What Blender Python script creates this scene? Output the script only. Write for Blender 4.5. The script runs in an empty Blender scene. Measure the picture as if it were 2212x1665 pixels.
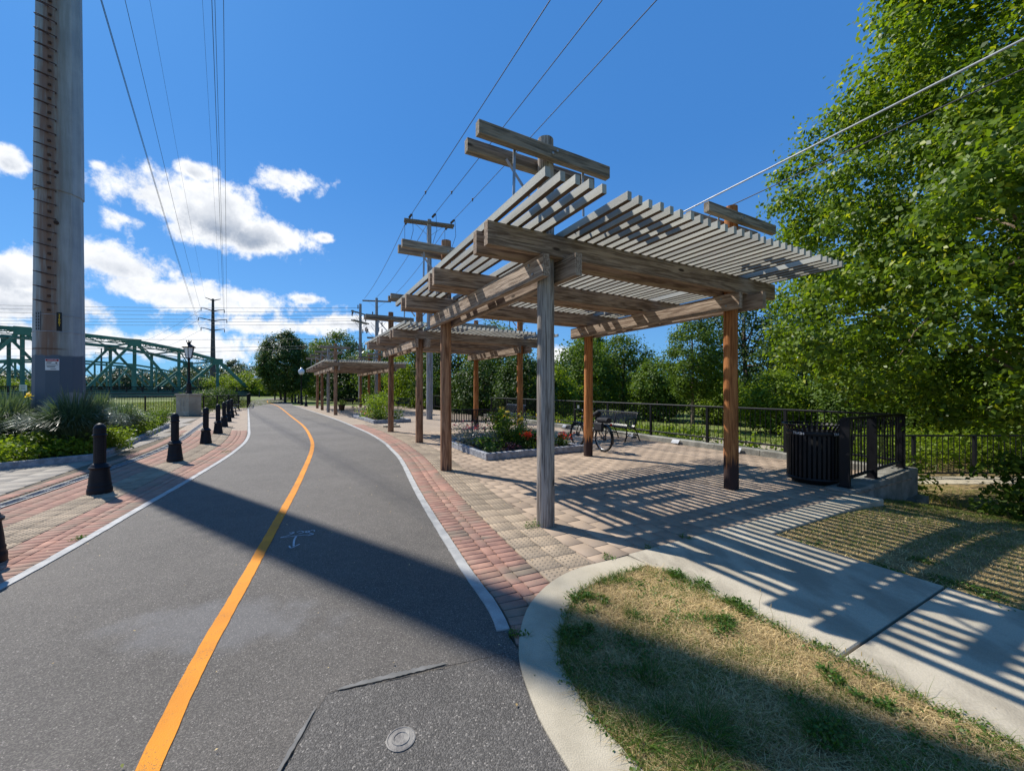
import bpy, bmesh, math, random
import numpy as np
from mathutils import Vector, Matrix, Euler

random.seed(7)
RNG = np.random.default_rng(7)
sc = bpy.context.scene
COL = sc.collection
R = math.radians

# ------------------------------------------------------------------ camera
CAM_H = 1.55
FPX, CXP, HORY, WPX = 848.0, 1106.0, 842.0, 2212.0     # measured from the photograph
cam_d = bpy.data.cameras.new('camera')
cam = bpy.data.objects.new('camera', cam_d)
COL.objects.link(cam)
cam.location = (0, 0, CAM_H)
cam.rotation_euler = (R(90), 0, 0)
cam_d.sensor_width = 36.0
cam_d.lens = 36.0 * FPX / WPX
cam_d.shift_y = (HORY - 832.5) / WPX
cam_d.clip_start = 0.05
cam_d.clip_end = 6000
sc.camera = cam

# ------------------------------------------------------------------ sun and sky
SUN_EL = R(48.5)
SUN_H = Vector((-0.835, 0.55)).normalized()             # horizontal direction towards the sun
SUN_DIR = Vector((SUN_H.x * math.cos(SUN_EL), SUN_H.y * math.cos(SUN_EL), math.sin(SUN_EL)))
sl = bpy.data.lights.new('sun', 'SUN')
sl.energy = 5.0
sl.angle = R(0.53)
sl.color = (1.0, 0.95, 0.87)
sun = bpy.data.objects.new('sun', sl)
COL.objects.link(sun)
sun.location = (-60, 40, 70)
sun.rotation_euler = (-SUN_DIR).to_track_quat('-Z', 'Y').to_euler()

sc.view_settings.view_transform = 'Standard'
sc.view_settings.look = 'None'
sc.view_settings.exposure = 0.45
sc.view_settings.gamma = 1.0
sc.view_settings.use_curve_mapping = False


class NB:
    """small node-tree builder"""
    def __init__(s, tree):
        s.t = tree
    def n(s, typ, **kw):
        x = s.t.nodes.new(typ)
        for k, v in kw.items():
            setattr(x, k, v)
        return x
    def l(s, a, b):
        s.t.links.new(a, b)
    def _in(s, sock, v):
        if isinstance(v, bpy.types.NodeSocket):
            s.l(v, sock)
        elif v is not None:
            sock.default_value = v
    def m(s, op, a, b=None, c=None, clamp=False):
        x = s.n('ShaderNodeMath', operation=op, use_clamp=clamp)
        s._in(x.inputs[0], a)
        if b is not None: s._in(x.inputs[1], b)
        if c is not None: s._in(x.inputs[2], c)
        return x.outputs[0]
    def v(s, op, a, b=None):
        x = s.n('ShaderNodeVectorMath', operation=op)
        s._in(x.inputs[0], a)
        if b is not None: s._in(x.inputs[1], b)
        return x.outputs[0]
    def mix(s, f, a, b, blend='MIX'):
        x = s.n('ShaderNodeMix', data_type='RGBA', blend_type=blend)
        s._in(x.inputs[0], f)
        s._in(x.inputs[6], a)
        s._in(x.inputs[7], b)
        return x.outputs[2]
    def noise(s, vec, scale, detail=4, rough=0.55, dist=0.0):
        x = s.n('ShaderNodeTexNoise')
        if vec is not None: s.l(vec, x.inputs['Vector'])
        x.inputs['Scale'].default_value = scale
        x.inputs['Detail'].default_value = detail
        x.inputs['Roughness'].default_value = rough
        x.inputs['Distortion'].default_value = dist
        return x.outputs['Fac']
    def voro(s, vec, scale, out='Distance', feature='F1', rnd=1.0):
        x = s.n('ShaderNodeTexVoronoi', feature=feature)
        if vec is not None: s.l(vec, x.inputs['Vector'])
        x.inputs['Scale'].default_value = scale
        x.inputs['Randomness'].default_value = rnd
        return x.outputs[out]
    def sstep(s, x, a, b, lo=0.0, hi=1.0):
        r = s.n('ShaderNodeMapRange', interpolation_type='SMOOTHSTEP')
        s._in(r.inputs[0], x)
        s._in(r.inputs[1], a); s._in(r.inputs[2], b)
        s._in(r.inputs[3], lo); s._in(r.inputs[4], hi)
        return r.outputs[0]
    def bump(s, h, dist, strength=1.0):
        b = s.n('ShaderNodeBump')
        b.inputs['Strength'].default_value = strength
        b.inputs['Distance'].default_value = dist
        s.l(h, b.inputs['Height'])
        return b.outputs[0]


def c4(c):
    return (c[0], c[1], c[2], 1.0)


# world: Nishita sky with cumulus banks drifting over the river side
world = bpy.data.worlds.new('World')
sc.world = world
world.use_nodes = True
wt = world.node_tree
wt.nodes.clear()
W = NB(wt)
sky = W.n('ShaderNodeTexSky', sky_type='NISHITA')
sky.sun_disc = False
sky.sun_elevation = SUN_EL
sky.sun_rotation = math.atan2(SUN_H.x, SUN_H.y)
sky.altitude = 50
sky.air_density = 1.0
sky.dust_density = 0.35
sky.ozone_density = 2.2
SKY_STR = 0.074
tc = W.n('ShaderNodeTexCoord')
dirv = tc.outputs['Generated']
sep = W.n('ShaderNodeSeparateXYZ'); W.l(dirv, sep.inputs[0])
dx, dy, dz = sep.outputs
az = W.m('ARCTAN2', dx, dy)
el = W.m('ARCSINE', dz)
# drifting, billowy distortion of the cloud outlines
nv = W.n('ShaderNodeTexNoise'); W.l(dirv, nv.inputs['Vector'])
nv.inputs['Scale'].default_value = 7.5; nv.inputs['Detail'].default_value = 10; nv.inputs['Roughness'].default_value = 0.66
nv2 = W.n('ShaderNodeTexNoise'); W.l(dirv, nv2.inputs['Vector'])
nv2.inputs['Scale'].default_value = 3.1; nv2.inputs['Detail'].default_value = 3
def pxdir(px, py):
    a = (px - CXP) / FPX; e = (HORY - py) / FPX
    return math.atan2(a, 1), math.atan2(e, math.sqrt(1 + a * a))
# cloud masses: where each stands in the sky (azimuth, elevation, half sizes) - measured as compass bearings
blobs = [((330, 425), (120, 62), 1.0), ((470, 470), (165, 70), 1.0), ((560, 505), (90, 48), .95), ((270, 472), (90, 30), .7),
         ((630, 393), (74, 44), .95), ((425, 372), (60, 26), .65), ((20, 345), (60, 42), .8), ((210, 357), (36, 20), .7),
         ((250, 570), (170, 46), .78), ((60, 590), (190, 60), .82), ((420, 640), (300, 48), .72), ((100, 660), (280, 50), .75),
         ((660, 645), (60, 18), .65), ((620, 705), (210, 30), .62), ((760, 700), (150, 26), .66), ((300, 745), (420, 46), .80),
         ((700, 512), (26, 16), .6), ((900, 720), (120, 30), .75), ((1225, 765), (50, 26), .75)]
mask = None; under = None
for (bx, by), (sx, sy), wgt in blobs:
    a0, e0 = pxdir(bx, by)
    a1, _ = pxdir(bx + sx, by); _, e1 = pxdir(bx, by - sy)
    qa = W.m('MULTIPLY', W.m('SUBTRACT', az, a0), 1.0 / max(abs(a1 - a0), 1e-3))
    qe = W.m('MULTIPLY', W.m('SUBTRACT', el, e0), 1.0 / max(abs(e1 - e0), 1e-3))
    d2 = W.m('ADD', W.m('MULTIPLY', qa, qa), W.m('MULTIPLY', qe, qe))
    g = W.m('SUBTRACT', 0.25 + wgt, W.m('SQRT', d2))
    mask = g if mask is None else W.m('MAXIMUM', mask, g)
    u_ = W.m('MULTIPLY', W.m('MINIMUM', W.m('MAXIMUM', g, 0.0), 1.0), W.sstep(qe, 0.25, -0.75))
    under = u_ if under is None else W.m('MAXIMUM', under, u_)
# the same fair-weather cumulus goes on low over the rest of the horizon
band = W.m('MULTIPLY', W.sstep(el, 0.02, 0.30, 1.0, 0.0), W.sstep(W.m('ABSOLUTE', W.m('SUBTRACT', az, 0.35)), 0.9, 1.5))
mask = W.m('MAXIMUM', mask, W.m('SUBTRACT', W.m('MULTIPLY', band, 2.0), 1.3))
nv4 = W.n('ShaderNodeTexNoise'); W.l(dirv, nv4.inputs['Vector'])
nv4.inputs['Scale'].default_value = 24.0; nv4.inputs['Detail'].default_value = 8; nv4.inputs['Roughness'].default_value = 0.6
nn = W.m('ADD', W.m('SUBTRACT', nv.outputs['Fac'], 0.5), W.m('MULTIPLY', W.m('SUBTRACT', nv4.outputs['Fac'], 0.5), 0.42))
n2 = W.m('SUBTRACT', nv2.outputs['Fac'], 0.5)
dens = W.m('ADD', mask, W.m('ADD', W.m('MULTIPLY', nn, 3.3), W.m('MULTIPLY', n2, 1.0)))
alpha = W.sstep(dens, 0.08, 0.66)
alpha = W.m('MULTIPLY', alpha, W.sstep(dz, -0.01, 0.02))
thick = W.sstep(dens, 0.42, 1.25)
# self shading: compare density with the density a little nearer the sun
off = W.n('ShaderNodeVectorMath', operation='ADD'); W.l(dirv, off.inputs[0])
off.inputs[1].default_value = tuple(SUN_DIR * 0.05)
nv3 = W.n('ShaderNodeTexNoise'); W.l(off.outputs[0], nv3.inputs['Vector'])
nv3.inputs['Scale'].default_value = 7.5; nv3.inputs['Detail'].default_value = 10; nv3.inputs['Roughness'].default_value = 0.66
lit = W.m('MULTIPLY', W.m('SUBTRACT', nv.outputs['Fac'], nv3.outputs['Fac']), 2.2)
patch = W.sstep(W.m('ADD', nv2.outputs['Fac'], W.m('MULTIPLY', nn, 0.5)), 0.40, 0.66)
shade = W.m('SUBTRACT', W.m('MULTIPLY', thick, W.m('ADD', W.m('MULTIPLY', under, 0.85), W.m('MULTIPLY', patch, 0.42))), W.m('MULTIPLY', lit, 0.7), clamp=True)
ccol = W.mix(shade, (0.76, 0.775, 0.80, 1), (0.22, 0.275, 0.37, 1))
skys = W.n('ShaderNodeVectorMath', operation='MULTIPLY'); W.l(sky.outputs[0], skys.inputs[0])
skys.inputs[1].default_value = (SKY_STR * 0.40, SKY_STR * 0.90, SKY_STR * 1.36)
# thin high haze evens the blue out
pale = W.mix(W.sstep(el, 0.0, 0.55), (0.140, 0.315, 0.61, 1), (0.055, 0.208, 0.545, 1))
even = W.mix(0.6, skys.outputs[0], pale)
fin = W.mix(alpha, even, ccol)
bg = W.n('ShaderNodeBackground'); W.l(fin, bg.inputs['Color']); bg.inputs['Strength'].default_value = 1.0
wo = W.n('ShaderNodeOutputWorld'); W.l(bg.outputs[0], wo.inputs['Surface'])

# ------------------------------------------------------------------ measuring helpers
def G(px, py, z=0.0):
    """a point measured in the photograph (2212 px wide) -> the point of the level z it stands on"""
    d = py - HORY
    Y = FPX * (CAM_H - z) / d
    return Vector(((px - CXP) / FPX * Y, Y, z))
def GL(lst, z=0.0):
    return [G(x, y, z).to_2d() for x, y in lst]
def atY(px, py, Y):
    return Vector(((px - CXP) / FPX * Y, Y, CAM_H + (HORY - py) / FPX * Y))

def smooth(pts, step=0.25):
    """Catmull-Rom through pts, resampled at even arc length"""
    P = [Vector(p) for p in pts]
    P = [P[0] * 2 - P[1]] + P + [P[-1] * 2 - P[-2]]
    out = []
    for i in range(1, len(P) - 2):
        p0, p1, p2, p3 = P[i - 1], P[i], P[i + 1], P[i + 2]
        for k in range(24):
            t = k / 24
            out.append(0.5 * ((2 * p1) + (p2 - p0) * t + (2 * p0 - 5 * p1 + 4 * p2 - p3) * t * t + (3 * p1 - p0 - 3 * p2 + p3) * t ** 3))
    out.append(P[-2].copy())
    return resample(out, step)
def resample(pts, step):
    L = [0.0]
    for a, b in zip(pts, pts[1:]):
        L.append(L[-1] + (b - a).length)
    n = max(2, int(round(L[-1] / step)) + 1)
    res, j = [], 0
    for k in range(n):
        s = L[-1] * k / (n - 1)
        while j < len(L) - 2 and L[j + 1] < s:
            j += 1
        t = (s - L[j]) / max(1e-9, L[j + 1] - L[j])
        res.append(pts[j].lerp(pts[j + 1], min(1, max(0, t))))
    return res
def normals(pts):
    """right-hand normals of a 2-d polyline"""
    N = []
    for i in range(len(pts)):
        a = pts[max(0, i - 1)]; b = pts[min(len(pts) - 1, i + 1)]
        t = (b - a).normalized()
        N.append(Vector((t.y, -t.x)))
    return N
def offset(pts, d):
    return [p + n * d for p, n in zip(pts, normals(pts))]
def inpoly(x, y, poly):
    """numpy point in polygon"""
    x = np.asarray(x); y = np.asarray(y)
    c = np.zeros(x.shape, bool)
    n = len(poly)
    for i in range(n):
        x1, y1 = poly[i][0], poly[i][1]
        x2, y2 = poly[(i + 1) % n][0], poly[(i + 1) % n][1]
        if y1 == y2: continue
        cond = ((y1 > y) != (y2 > y)) & (x < (x2 - x1) * (y - y1) / (y2 - y1) + x1)
        c ^= cond
    return c

# ------------------------------------------------------------------ object helpers
def link(o, parent=None):
    COL.objects.link(o)
    if parent is not None:
        o.parent = parent
    return o
def tag(o, label=None, cat=None, group=None, kind=None):
    if label: o['label'] = label
    if cat: o['category'] = cat
    if group: o['group'] = group
    if kind: o['kind'] = kind
    return o
def thing(name, label, cat, loc=(0, 0, 0), rz=0.0, group=None):
    o = bpy.data.objects.new(name, None)
    COL.objects.link(o)
    o.empty_display_size = 0.2
    o.location = loc
    o.rotation_euler = (0, 0, rz)
    return tag(o, label, cat, group)
def copy_tree(o, parent=None):
    c = o.copy()
    COL.objects.link(c)
    if parent is not None: c.parent = parent
    for ch in list(o.children):
        copy_tree(ch, c)
    return c

class MB:
    def __init__(s):
        s.v = []; s.f = []; s.m = []
    def add(s, vs, fs, mi=0):
        b = len(s.v)
        s.v.extend([tuple(x) for x in vs])
        s.f.extend([tuple(b + i for i in f) for f in fs])
        s.m.extend([mi] * len(fs))
        return s
    def box(s, c, d, rz=0.0, mi=0):
        hx, hy, hz = d[0] / 2, d[1] / 2, d[2] / 2
        ca, sa = math.cos(rz), math.sin(rz)
        vs = []
        for z in (-hz, hz):
            for x, y in ((-hx, -hy), (hx, -hy), (hx, hy), (-hx, hy)):
                vs.append((c[0] + x * ca - y * sa, c[1] + x * sa + y * ca, c[2] + z))
        return s.add(vs, [(3, 2, 1, 0), (4, 5, 6, 7), (0, 1, 5, 4), (1, 2, 6, 5), (2, 3, 7, 6), (3, 0, 4, 7)], mi)
    def beam(s, p0, p1, w, h, ch=0.0, mi=0, up=(0, 0, 1), seg=1, wob=0.0):
        """a board from p0 to p1, w wide, h high, edges chamfered by ch"""
        p0 = Vector(p0); p1 = Vector(p1)
        t = (p1 - p0).normalized(); up = Vector(up)
        if abs(t.dot(up)) > 0.98: up = Vector((1, 0, 0))
        r = t.cross(up).normalized(); u = r.cross(t).normalized()
        a, b = w / 2, h / 2
        if ch > 0:
            sec = [(-a + ch, -b), (a - ch, -b), (a, -b + ch), (a, b - ch), (a - ch, b), (-a + ch, b), (-a, b - ch), (-a, -b + ch)]
        else:
            sec = [(-a, -b), (a, -b), (a, b), (-a, b)]
        k = len(sec); vs = []; fs = []
        for q in range(seg + 1):
            c = p0.lerp(p1, q / seg)
            if 0 < q < seg and wob: c = c + u * random.uniform(-wob, wob) + r * random.uniform(-wob, wob)
            vs += [c + r * x + u * y for x, y in sec]
        for q in range(seg):
            for i in range(k):
                j = (i + 1) % k
                fs.append((q * k + i, q * k + j, (q + 1) * k + j, (q + 1) * k + i))
        fs.append(tuple(range(k))[::-1]); fs.append(tuple(seg * k + i for i in range(k)))
        return s.add(vs, fs, mi)
    def tube(s, pts, r, n=8, cap=True, mi=0, closed=False):
        P = [Vector(p) for p in pts]
        rs = r if isinstance(r, (list, tuple)) else [r] * len(P)
        vs = []; fs = []
        prev = None; K = len(P)
        for i, p in enumerate(P):
            if closed: t = (P[(i + 1) % K] - P[(i - 1) % K])
            else: t = P[min(i + 1, K - 1)] - P[max(i - 1, 0)]
            t.normalize()
            if prev is None:
                a = Vector((0, 0, 1)) if abs(t.z) < 0.9 else Vector((1, 0, 0))
                x = t.cross(a).normalized()
            else:
                x = (prev - t * prev.dot(t)).normalized()
            prev = x; y = t.cross(x)
            for k in range(n):
                q = 2 * math.pi * k / n
                vs.append(p + (x * math.cos(q) + y * math.sin(q)) * rs[i])
        for i in range(K if closed else K - 1):
            for k in range(n):
                a = i * n + k; b = i * n + (k + 1) % n
                c = ((i + 1) % K) * n + (k + 1) % n; d = ((i + 1) % K) * n + k
                fs.append((a, b, c, d))
        if cap and not closed:
            fs.append(tuple(range(n))[::-1]); fs.append(tuple((K - 1) * n + k for k in range(n)))
        return s.add(vs, fs, mi)
    def lathe(s, prof, n=16, c=(0, 0, 0), mi=0, cap=True):
        vs = []; fs = []
        for r, z in prof:
            for k in range(n):
                q = 2 * math.pi * k / n
                vs.append((c[0] + r * math.cos(q), c[1] + r * math.sin(q), c[2] + z))
        K = len(prof)
        for i in range(K - 1):
            for k in range(n):
                fs.append((i * n + k, i * n + (k + 1) % n, (i + 1) * n + (k + 1) % n, (i + 1) * n + k))
        if cap:
            fs.append(tuple(range(n))[::-1]); fs.append(tuple((K - 1) * n + k for k in range(n)))
        return s.add(vs, fs, mi)
    def prism(s, poly, z0, z1, mi=0):
        n = len(poly)
        vs = [(p[0], p[1], z0) for p in poly] + [(p[0], p[1], z1) for p in poly]
        fs = [tuple(range(n))[::-1], tuple(range(n, 2 * n))] + [(i, (i + 1) % n, n + (i + 1) % n, n + i) for i in range(n)]
        return s.add(vs, fs, mi)
    def strip(s, A, B, z=0.0, mi=0):
        vs = []; fs = []
        for a, b in zip(A, B):
            vs += [(a[0], a[1], a[2] if len(a) > 2 else z), (b[0], b[1], b[2] if len(b) > 2 else z)]
        for i in range(len(A) - 1):
            fs.append((2 * i, 2 * i + 1, 2 * i + 3, 2 * i + 2))
        return s.add(vs, fs, mi)
    def slab(s, A, B, z0, z1, mi=0):
        """strip with thickness between two polylines"""
        n = len(A); vs = []; fs = []
        for a, b in zip(A, B):
            vs += [(a[0], a[1], z1), (b[0], b[1], z1), (b[0], b[1], z0), (a[0], a[1], z0)]
        for i in range(n - 1):
            p, q = 4 * i, 4 * i + 4
            for k in range(4):
                fs.append((p + k, p + (k + 1) % 4, q + (k + 1) % 4, q + k))
        fs += [(3, 2, 1, 0), (4 * n - 4, 4 * n - 3, 4 * n - 2, 4 * n - 1)]
        return s.add(vs, fs, mi)
    def mesh(s, name, mats, smooth=False, org=(0, 0, 0), fix=True):
        me = bpy.data.meshes.new(name)
        v = np.array(s.v, dtype=float).reshape(-1, 3) - np.array(org)
        me.from_pydata(v.tolist(), [], s.f)
        mats = mats if isinstance(mats, (list, tuple)) else [mats]
        for m in mats: me.materials.append(m)
        if len(mats) > 1:
            me.polygons.foreach_set('material_index', s.m)
        if smooth:
            me.polygons.foreach_set('use_smooth', [True] * len(me.polygons))
        if fix:
            bm = bmesh.new(); bm.from_mesh(me)
            bmesh.ops.recalc_face_normals(bm, faces=bm.faces)
            bm.to_mesh(me); bm.free()
        me.update()
        return me
    def build(s, name, mats, parent=None, smooth=False, org=(0, 0, 0), fix=True, autosmooth=None):
        me = s.mesh(name, mats, smooth or autosmooth is not None, org, fix)
        if autosmooth is not None:
            try: me.set_sharp_from_angle(angle=R(autosmooth))
            except Exception: pass
        o = bpy.data.objects.new(name, me)
        return link(o, parent)

def inst(name, me, parent=None, loc=(0, 0, 0), rot=(0, 0, 0), scale=None):
    o = bpy.data.objects.new(name, me)
    COL.objects.link(o)
    if parent is not None: o.parent = parent
    o.location = loc; o.rotation_euler = rot
    if scale is not None: o.scale = scale
    return o

def np_mesh(name, V, F, mat, smooth=False):
    """V (n,3) float, F (m,k) int with constant k"""
    me = bpy.data.meshes.new(name)
    V = np.ascontiguousarray(V, dtype=np.float32); F = np.ascontiguousarray(F, dtype=np.int32)
    m, k = F.shape
    me.vertices.add(len(V)); me.vertices.foreach_set('co', V.ravel())
    me.loops.add(m * k); me.loops.foreach_set('vertex_index', F.ravel())
    me.polygons.add(m)
    me.polygons.foreach_set('loop_start', np.arange(0, m * k, k, dtype=np.int32))
    me.polygons.foreach_set('loop_total', np.full(m, k, dtype=np.int32))
    if smooth: me.polygons.foreach_set('use_smooth', np.ones(m, dtype=bool))
    me.materials.append(mat)
    me.update(calc_edges=True)
    return me

def text_mesh(body, size, mat, extrude=0.001, bend=None, line=1.0, align='CENTER'):
    cu = bpy.data.curves.new('lettering', 'FONT')
    cu.body = body; cu.size = size; cu.extrude = extrude
    cu.align_x = align; cu.align_y = 'CENTER'; cu.space_line = line
    tmp = bpy.data.objects.new('lettering_tmp', cu)
    COL.objects.link(tmp)
    dg = bpy.context.evaluated_depsgraph_get()
    me = bpy.data.meshes.new_from_object(tmp.evaluated_get(dg))
    bpy.data.objects.remove(tmp); bpy.data.curves.remove(cu)
    me.name = 'lettering'
    me.materials.clear(); me.materials.append(mat)
    if bend:
        for v in me.vertices:            # x along the arc, y up, z outwards -> local: facing -Y, wrapped on radius bend
            q = v.co.x / bend; rr = bend + v.co.z
            v.co = Vector((math.sin(q) * rr, -math.cos(q) * rr, v.co.y))
    return me

# ------------------------------------------------------------------ materials
def new_mat(name):
    m = bpy.data.materials.new(name)
    m.use_nodes = True
    t = m.node_tree
    b = t.nodes['Principled BSDF']
    return m, NB(t), b
def coords(nb, stretch=(1, 1, 1), kind='Object', rnd=True):
    t = nb.n('ShaderNodeTexCoord')
    v = t.outputs[kind]
    if rnd:
        oi = nb.n('ShaderNodeObjectInfo')
        cx = nb.n('ShaderNodeCombineXYZ')
        nb.l(nb.m('MULTIPLY', oi.outputs['Random'], 37.0), cx.inputs[0])
        nb.l(nb.m('MULTIPLY', oi.outputs['Random'], 91.0), cx.inputs[1])
        v = nb.v('ADD', v, cx.outputs[0])
    if stretch != (1, 1, 1):
        v = nb.v('MULTIPLY', v, stretch)
    return v
def piece_rand(nb):
    oi = nb.n('ShaderNodeObjectInfo'); ge = nb.n('ShaderNodeNewGeometry')
    return nb.m('FRACT', nb.m('ADD', nb.m('MULTIPLY', oi.outputs['Random'], 3.7), ge.outputs['Random Per Island']))
def basic(name, c1, c2, scale=4, rough=0.8, bump=0.0, bscale=60, stretch=(1, 1, 1), island=0.0, detail=6, spec=0.3, metal=0.0,
          lo=0.35, hi=0.65, kind='Object', speck=0.0, speck_scale=300, rvar=0.1, world=None):
    m, nb, b = new_mat(name)
    v = coords(nb, stretch, kind, rnd=(kind == 'Object'))
    n = nb.sstep(nb.noise(v, scale, detail), lo, hi)
    if world:
        wp = nb.n('ShaderNodeNewGeometry').outputs['Position']
        n = nb.sstep(nb.m('ADD', nb.m('MULTIPLY', nb.noise(wp, world, 6, 0.6), 0.75), nb.m('MULTIPLY', n, 0.25)), 0.3, 0.7)
    col = nb.mix(n, c4(c1), c4(c2))
    if island:
        k = nb.m('ADD', nb.m('MULTIPLY', piece_rand(nb), 2 * island), 1 - island)
        cc = nb.n('ShaderNodeCombineXYZ')
        for i in range(3): nb.l(k, cc.inputs[i])
        col = nb.mix(1.0, col, cc.outputs[0], 'MULTIPLY')
    fine = nb.noise(v, bscale, 3)
    if speck:
        sp = nb.noise(v, speck_scale, 2)
        k = nb.m('ADD', 1 - speck, nb.m('MULTIPLY', sp, 2 * speck))
        cc = nb.n('ShaderNodeCombineXYZ')
        for i in range(3): nb.l(k, cc.inputs[i])
        col = nb.mix(1.0, col, cc.outputs[0], 'MULTIPLY')
    nb.l(col, b.inputs['Base Color'])
    nb.l(nb.m('ADD', rough - rvar / 2, nb.m('MULTIPLY', fine, rvar)), b.inputs['Roughness'])
    b.inputs['Specular IOR Level'].default_value = spec
    b.inputs['Metallic'].default_value = metal
    if bump: nb.l(nb.bump(fine, bump), b.inputs['Normal'])
    return m

def asphalt_mat(name, base, coarse, stain=True):
    m, nb, b = new_mat(name)
    v = coords(nb, rnd=False)
    f = nb.n('ShaderNodeTexVoronoi', feature='F1'); nb.l(v, f.inputs['Vector']); f.inputs['Scale'].default_value = coarse
    cell = nb.n('ShaderNodeSeparateColor'); nb.l(f.outputs['Color'], cell.inputs[0])
    stone = nb.sstep(cell.outputs[0], 0.25, 1.0)
    big = nb.noise(v, 0.55, 5, 0.6)
    mid = nb.noise(v, 6.0, 4)
    k = nb.m('ADD', nb.m('MULTIPLY', stone, 0.6), nb.m('ADD', nb.m('MULTIPLY', big, 0.85), nb.m('MULTIPLY', mid, 0.35)))
    k = nb.m('ADD', k, 0.06)
    # a few pale quartz chips
    chip = nb.sstep(cell.outputs[1], 0.955, 0.985)
    cc = nb.n('ShaderNodeCombineXYZ')
    for i in range(3): nb.l(k, cc.inputs[i])
    col = nb.mix(1.0, c4(base), cc.outputs[0], 'MULTIPLY')
    col = nb.mix(nb.m('MULTIPLY', chip, 0.5), col, (0.42, 0.38, 0.33, 1))
    if stain:
        sx = nb.n('ShaderNodeSeparateXYZ'); nb.l(v, sx.inputs[0])
        # pale scuffed patch where water dried on the path
        a = nb.m('MULTIPLY', nb.m('SUBTRACT', sx.outputs[0], -1.95), 1.15)
        c = nb.m('MULTIPLY', nb.m('SUBTRACT', sx.outputs[1], 2.62), 2.6)
        d = nb.m('SQRT', nb.m('ADD', nb.m('MULTIPLY', a, a), nb.m('MULTIPLY', c, c)))
        sm = nb.m('MULTIPLY', nb.sstep(nb.m('ADD', d, nb.m('MULTIPLY', nb.m('SUBTRACT', nb.noise(v, 4, 6), 0.5), 1.5)), 1.0, 0.35), 0.30)
        col = nb.mix(sm, col, (0.22, 0.22, 0.225, 1))
    nb.l(col, b.inputs['Base Color'])
    b.inputs['Roughness'].default_value = 0.72
    b.inputs['Specular IOR Level'].default_value = 0.32
    h = nb.m('ADD', nb.m('MULTIPLY', nb.m('SUBTRACT', 1.0, f.outputs['Distance']), 0.8), nb.m('MULTIPLY', cell.outputs[2], 0.5))
    nb.l(nb.bump(h, 0.004, 0.9), b.inputs['Normal'])
    return m

def wood_mat(name, dark, light, axis, rough=0.85, base_z=None, base_col=None, base_dark=0.0, stain=0.35):
    """weathered timber with its grain along the given axis"""
    m, nb, b = new_mat(name)
    st = {'x': (0.6, 9, 9), 'y': (9, 0.6, 9), 'z': (9, 9, 0.6)}[axis]
    st2 = {'x': (1.5, 60, 60), 'y': (60, 1.5, 60), 'z': (60, 60, 1.2)}[axis]
    v0 = coords(nb)
    v = nb.v('MULTIPLY', v0, st); v2 = nb.v('MULTIPLY', v0, st2)
    g = nb.noise(v, 2.2, 6, 0.62, 1.2)
    fine = nb.noise(v2, 1.0, 4, 0.65)
    w = nb.n('ShaderNodeTexWave', wave_type='RINGS', rings_direction={'x': 'X', 'y': 'Y', 'z': 'Z'}[axis])
    nb.l(nb.v('MULTIPLY', v0, {'x': (0.12, 1, 1), 'y': (1, 0.12, 1), 'z': (1, 1, 0.12)}[axis]), w.inputs['Vector'])
    w.inputs['Scale'].default_value = 14; w.inputs['Distortion'].default_value = 9; w.inputs['Detail'].default_value = 3
    w.inputs['Detail Scale'].default_value = 1.2
    k = nb.m('ADD', nb.m('MULTIPLY', nb.sstep(g, 0.3, 0.7), 0.5), nb.m('ADD', nb.m('MULTIPLY', fine, 0.35), nb.m('MULTIPLY', w.outputs['Fac'], 0.22)))
    col = nb.mix(nb.sstep(k, 0.2, 0.85), c4(dark), c4(light))
    # small dark checks along the grain
    crk = nb.noise(nb.v('MULTIPLY', v0, tuple(0.5 * q for q in st2)), 1.3, 3, 0.5)
    col = nb.mix(nb.m('MULTIPLY', nb.sstep(crk, 0.64, 0.72), 0.75), col, c4([0.35 * q for q in dark]))
    kn = nb.voro(nb.v('MULTIPLY', v0, {'x': (1, 3, 3), 'y': (3, 1, 3), 'z': (3, 3, 1)}[axis]), 1.3)
    col = nb.mix(nb.sstep(kn, 0.10, 0.05), col, c4([0.4 * q for q in dark]))
    pr = nb.m('ADD', 0.82, nb.m('MULTIPLY', piece_rand(nb), 0.36))
    cc = nb.n('ShaderNodeCombineXYZ')
    for i in range(3): nb.l(pr, cc.inputs[i])
    col = nb.mix(1.0, col, cc.outputs[0], 'MULTIPLY')
    if base_z is not None:
        tc_ = nb.n('ShaderNodeTexCoord'); sz = nb.n('ShaderNodeSeparateXYZ'); nb.l(tc_.outputs['Object'], sz.inputs[0])
        e = nb.m('ADD', sz.outputs[2], nb.m('MULTIPLY', nb.m('SUBTRACT', nb.noise(v, 1.5, 4), 0.5), 0.9))
        col = nb.mix(nb.sstep(e, base_z + 0.07, base_z - 0.07), col, c4(base_col))
    nb.l(col, b.inputs['Base Color'])
    b.inputs['Roughness'].default_value = rough
    b.inputs['Specular IOR Level'].default_value = 0.25
    nb.l(nb.bump(nb.m('SUBTRACT', nb.m('ADD', fine, nb.m('MULTIPLY', w.outputs['Fac'], 0.3)), nb.sstep(crk, 0.62, 0.72)), 0.006, 0.8), b.inputs['Normal'])
    return m

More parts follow.
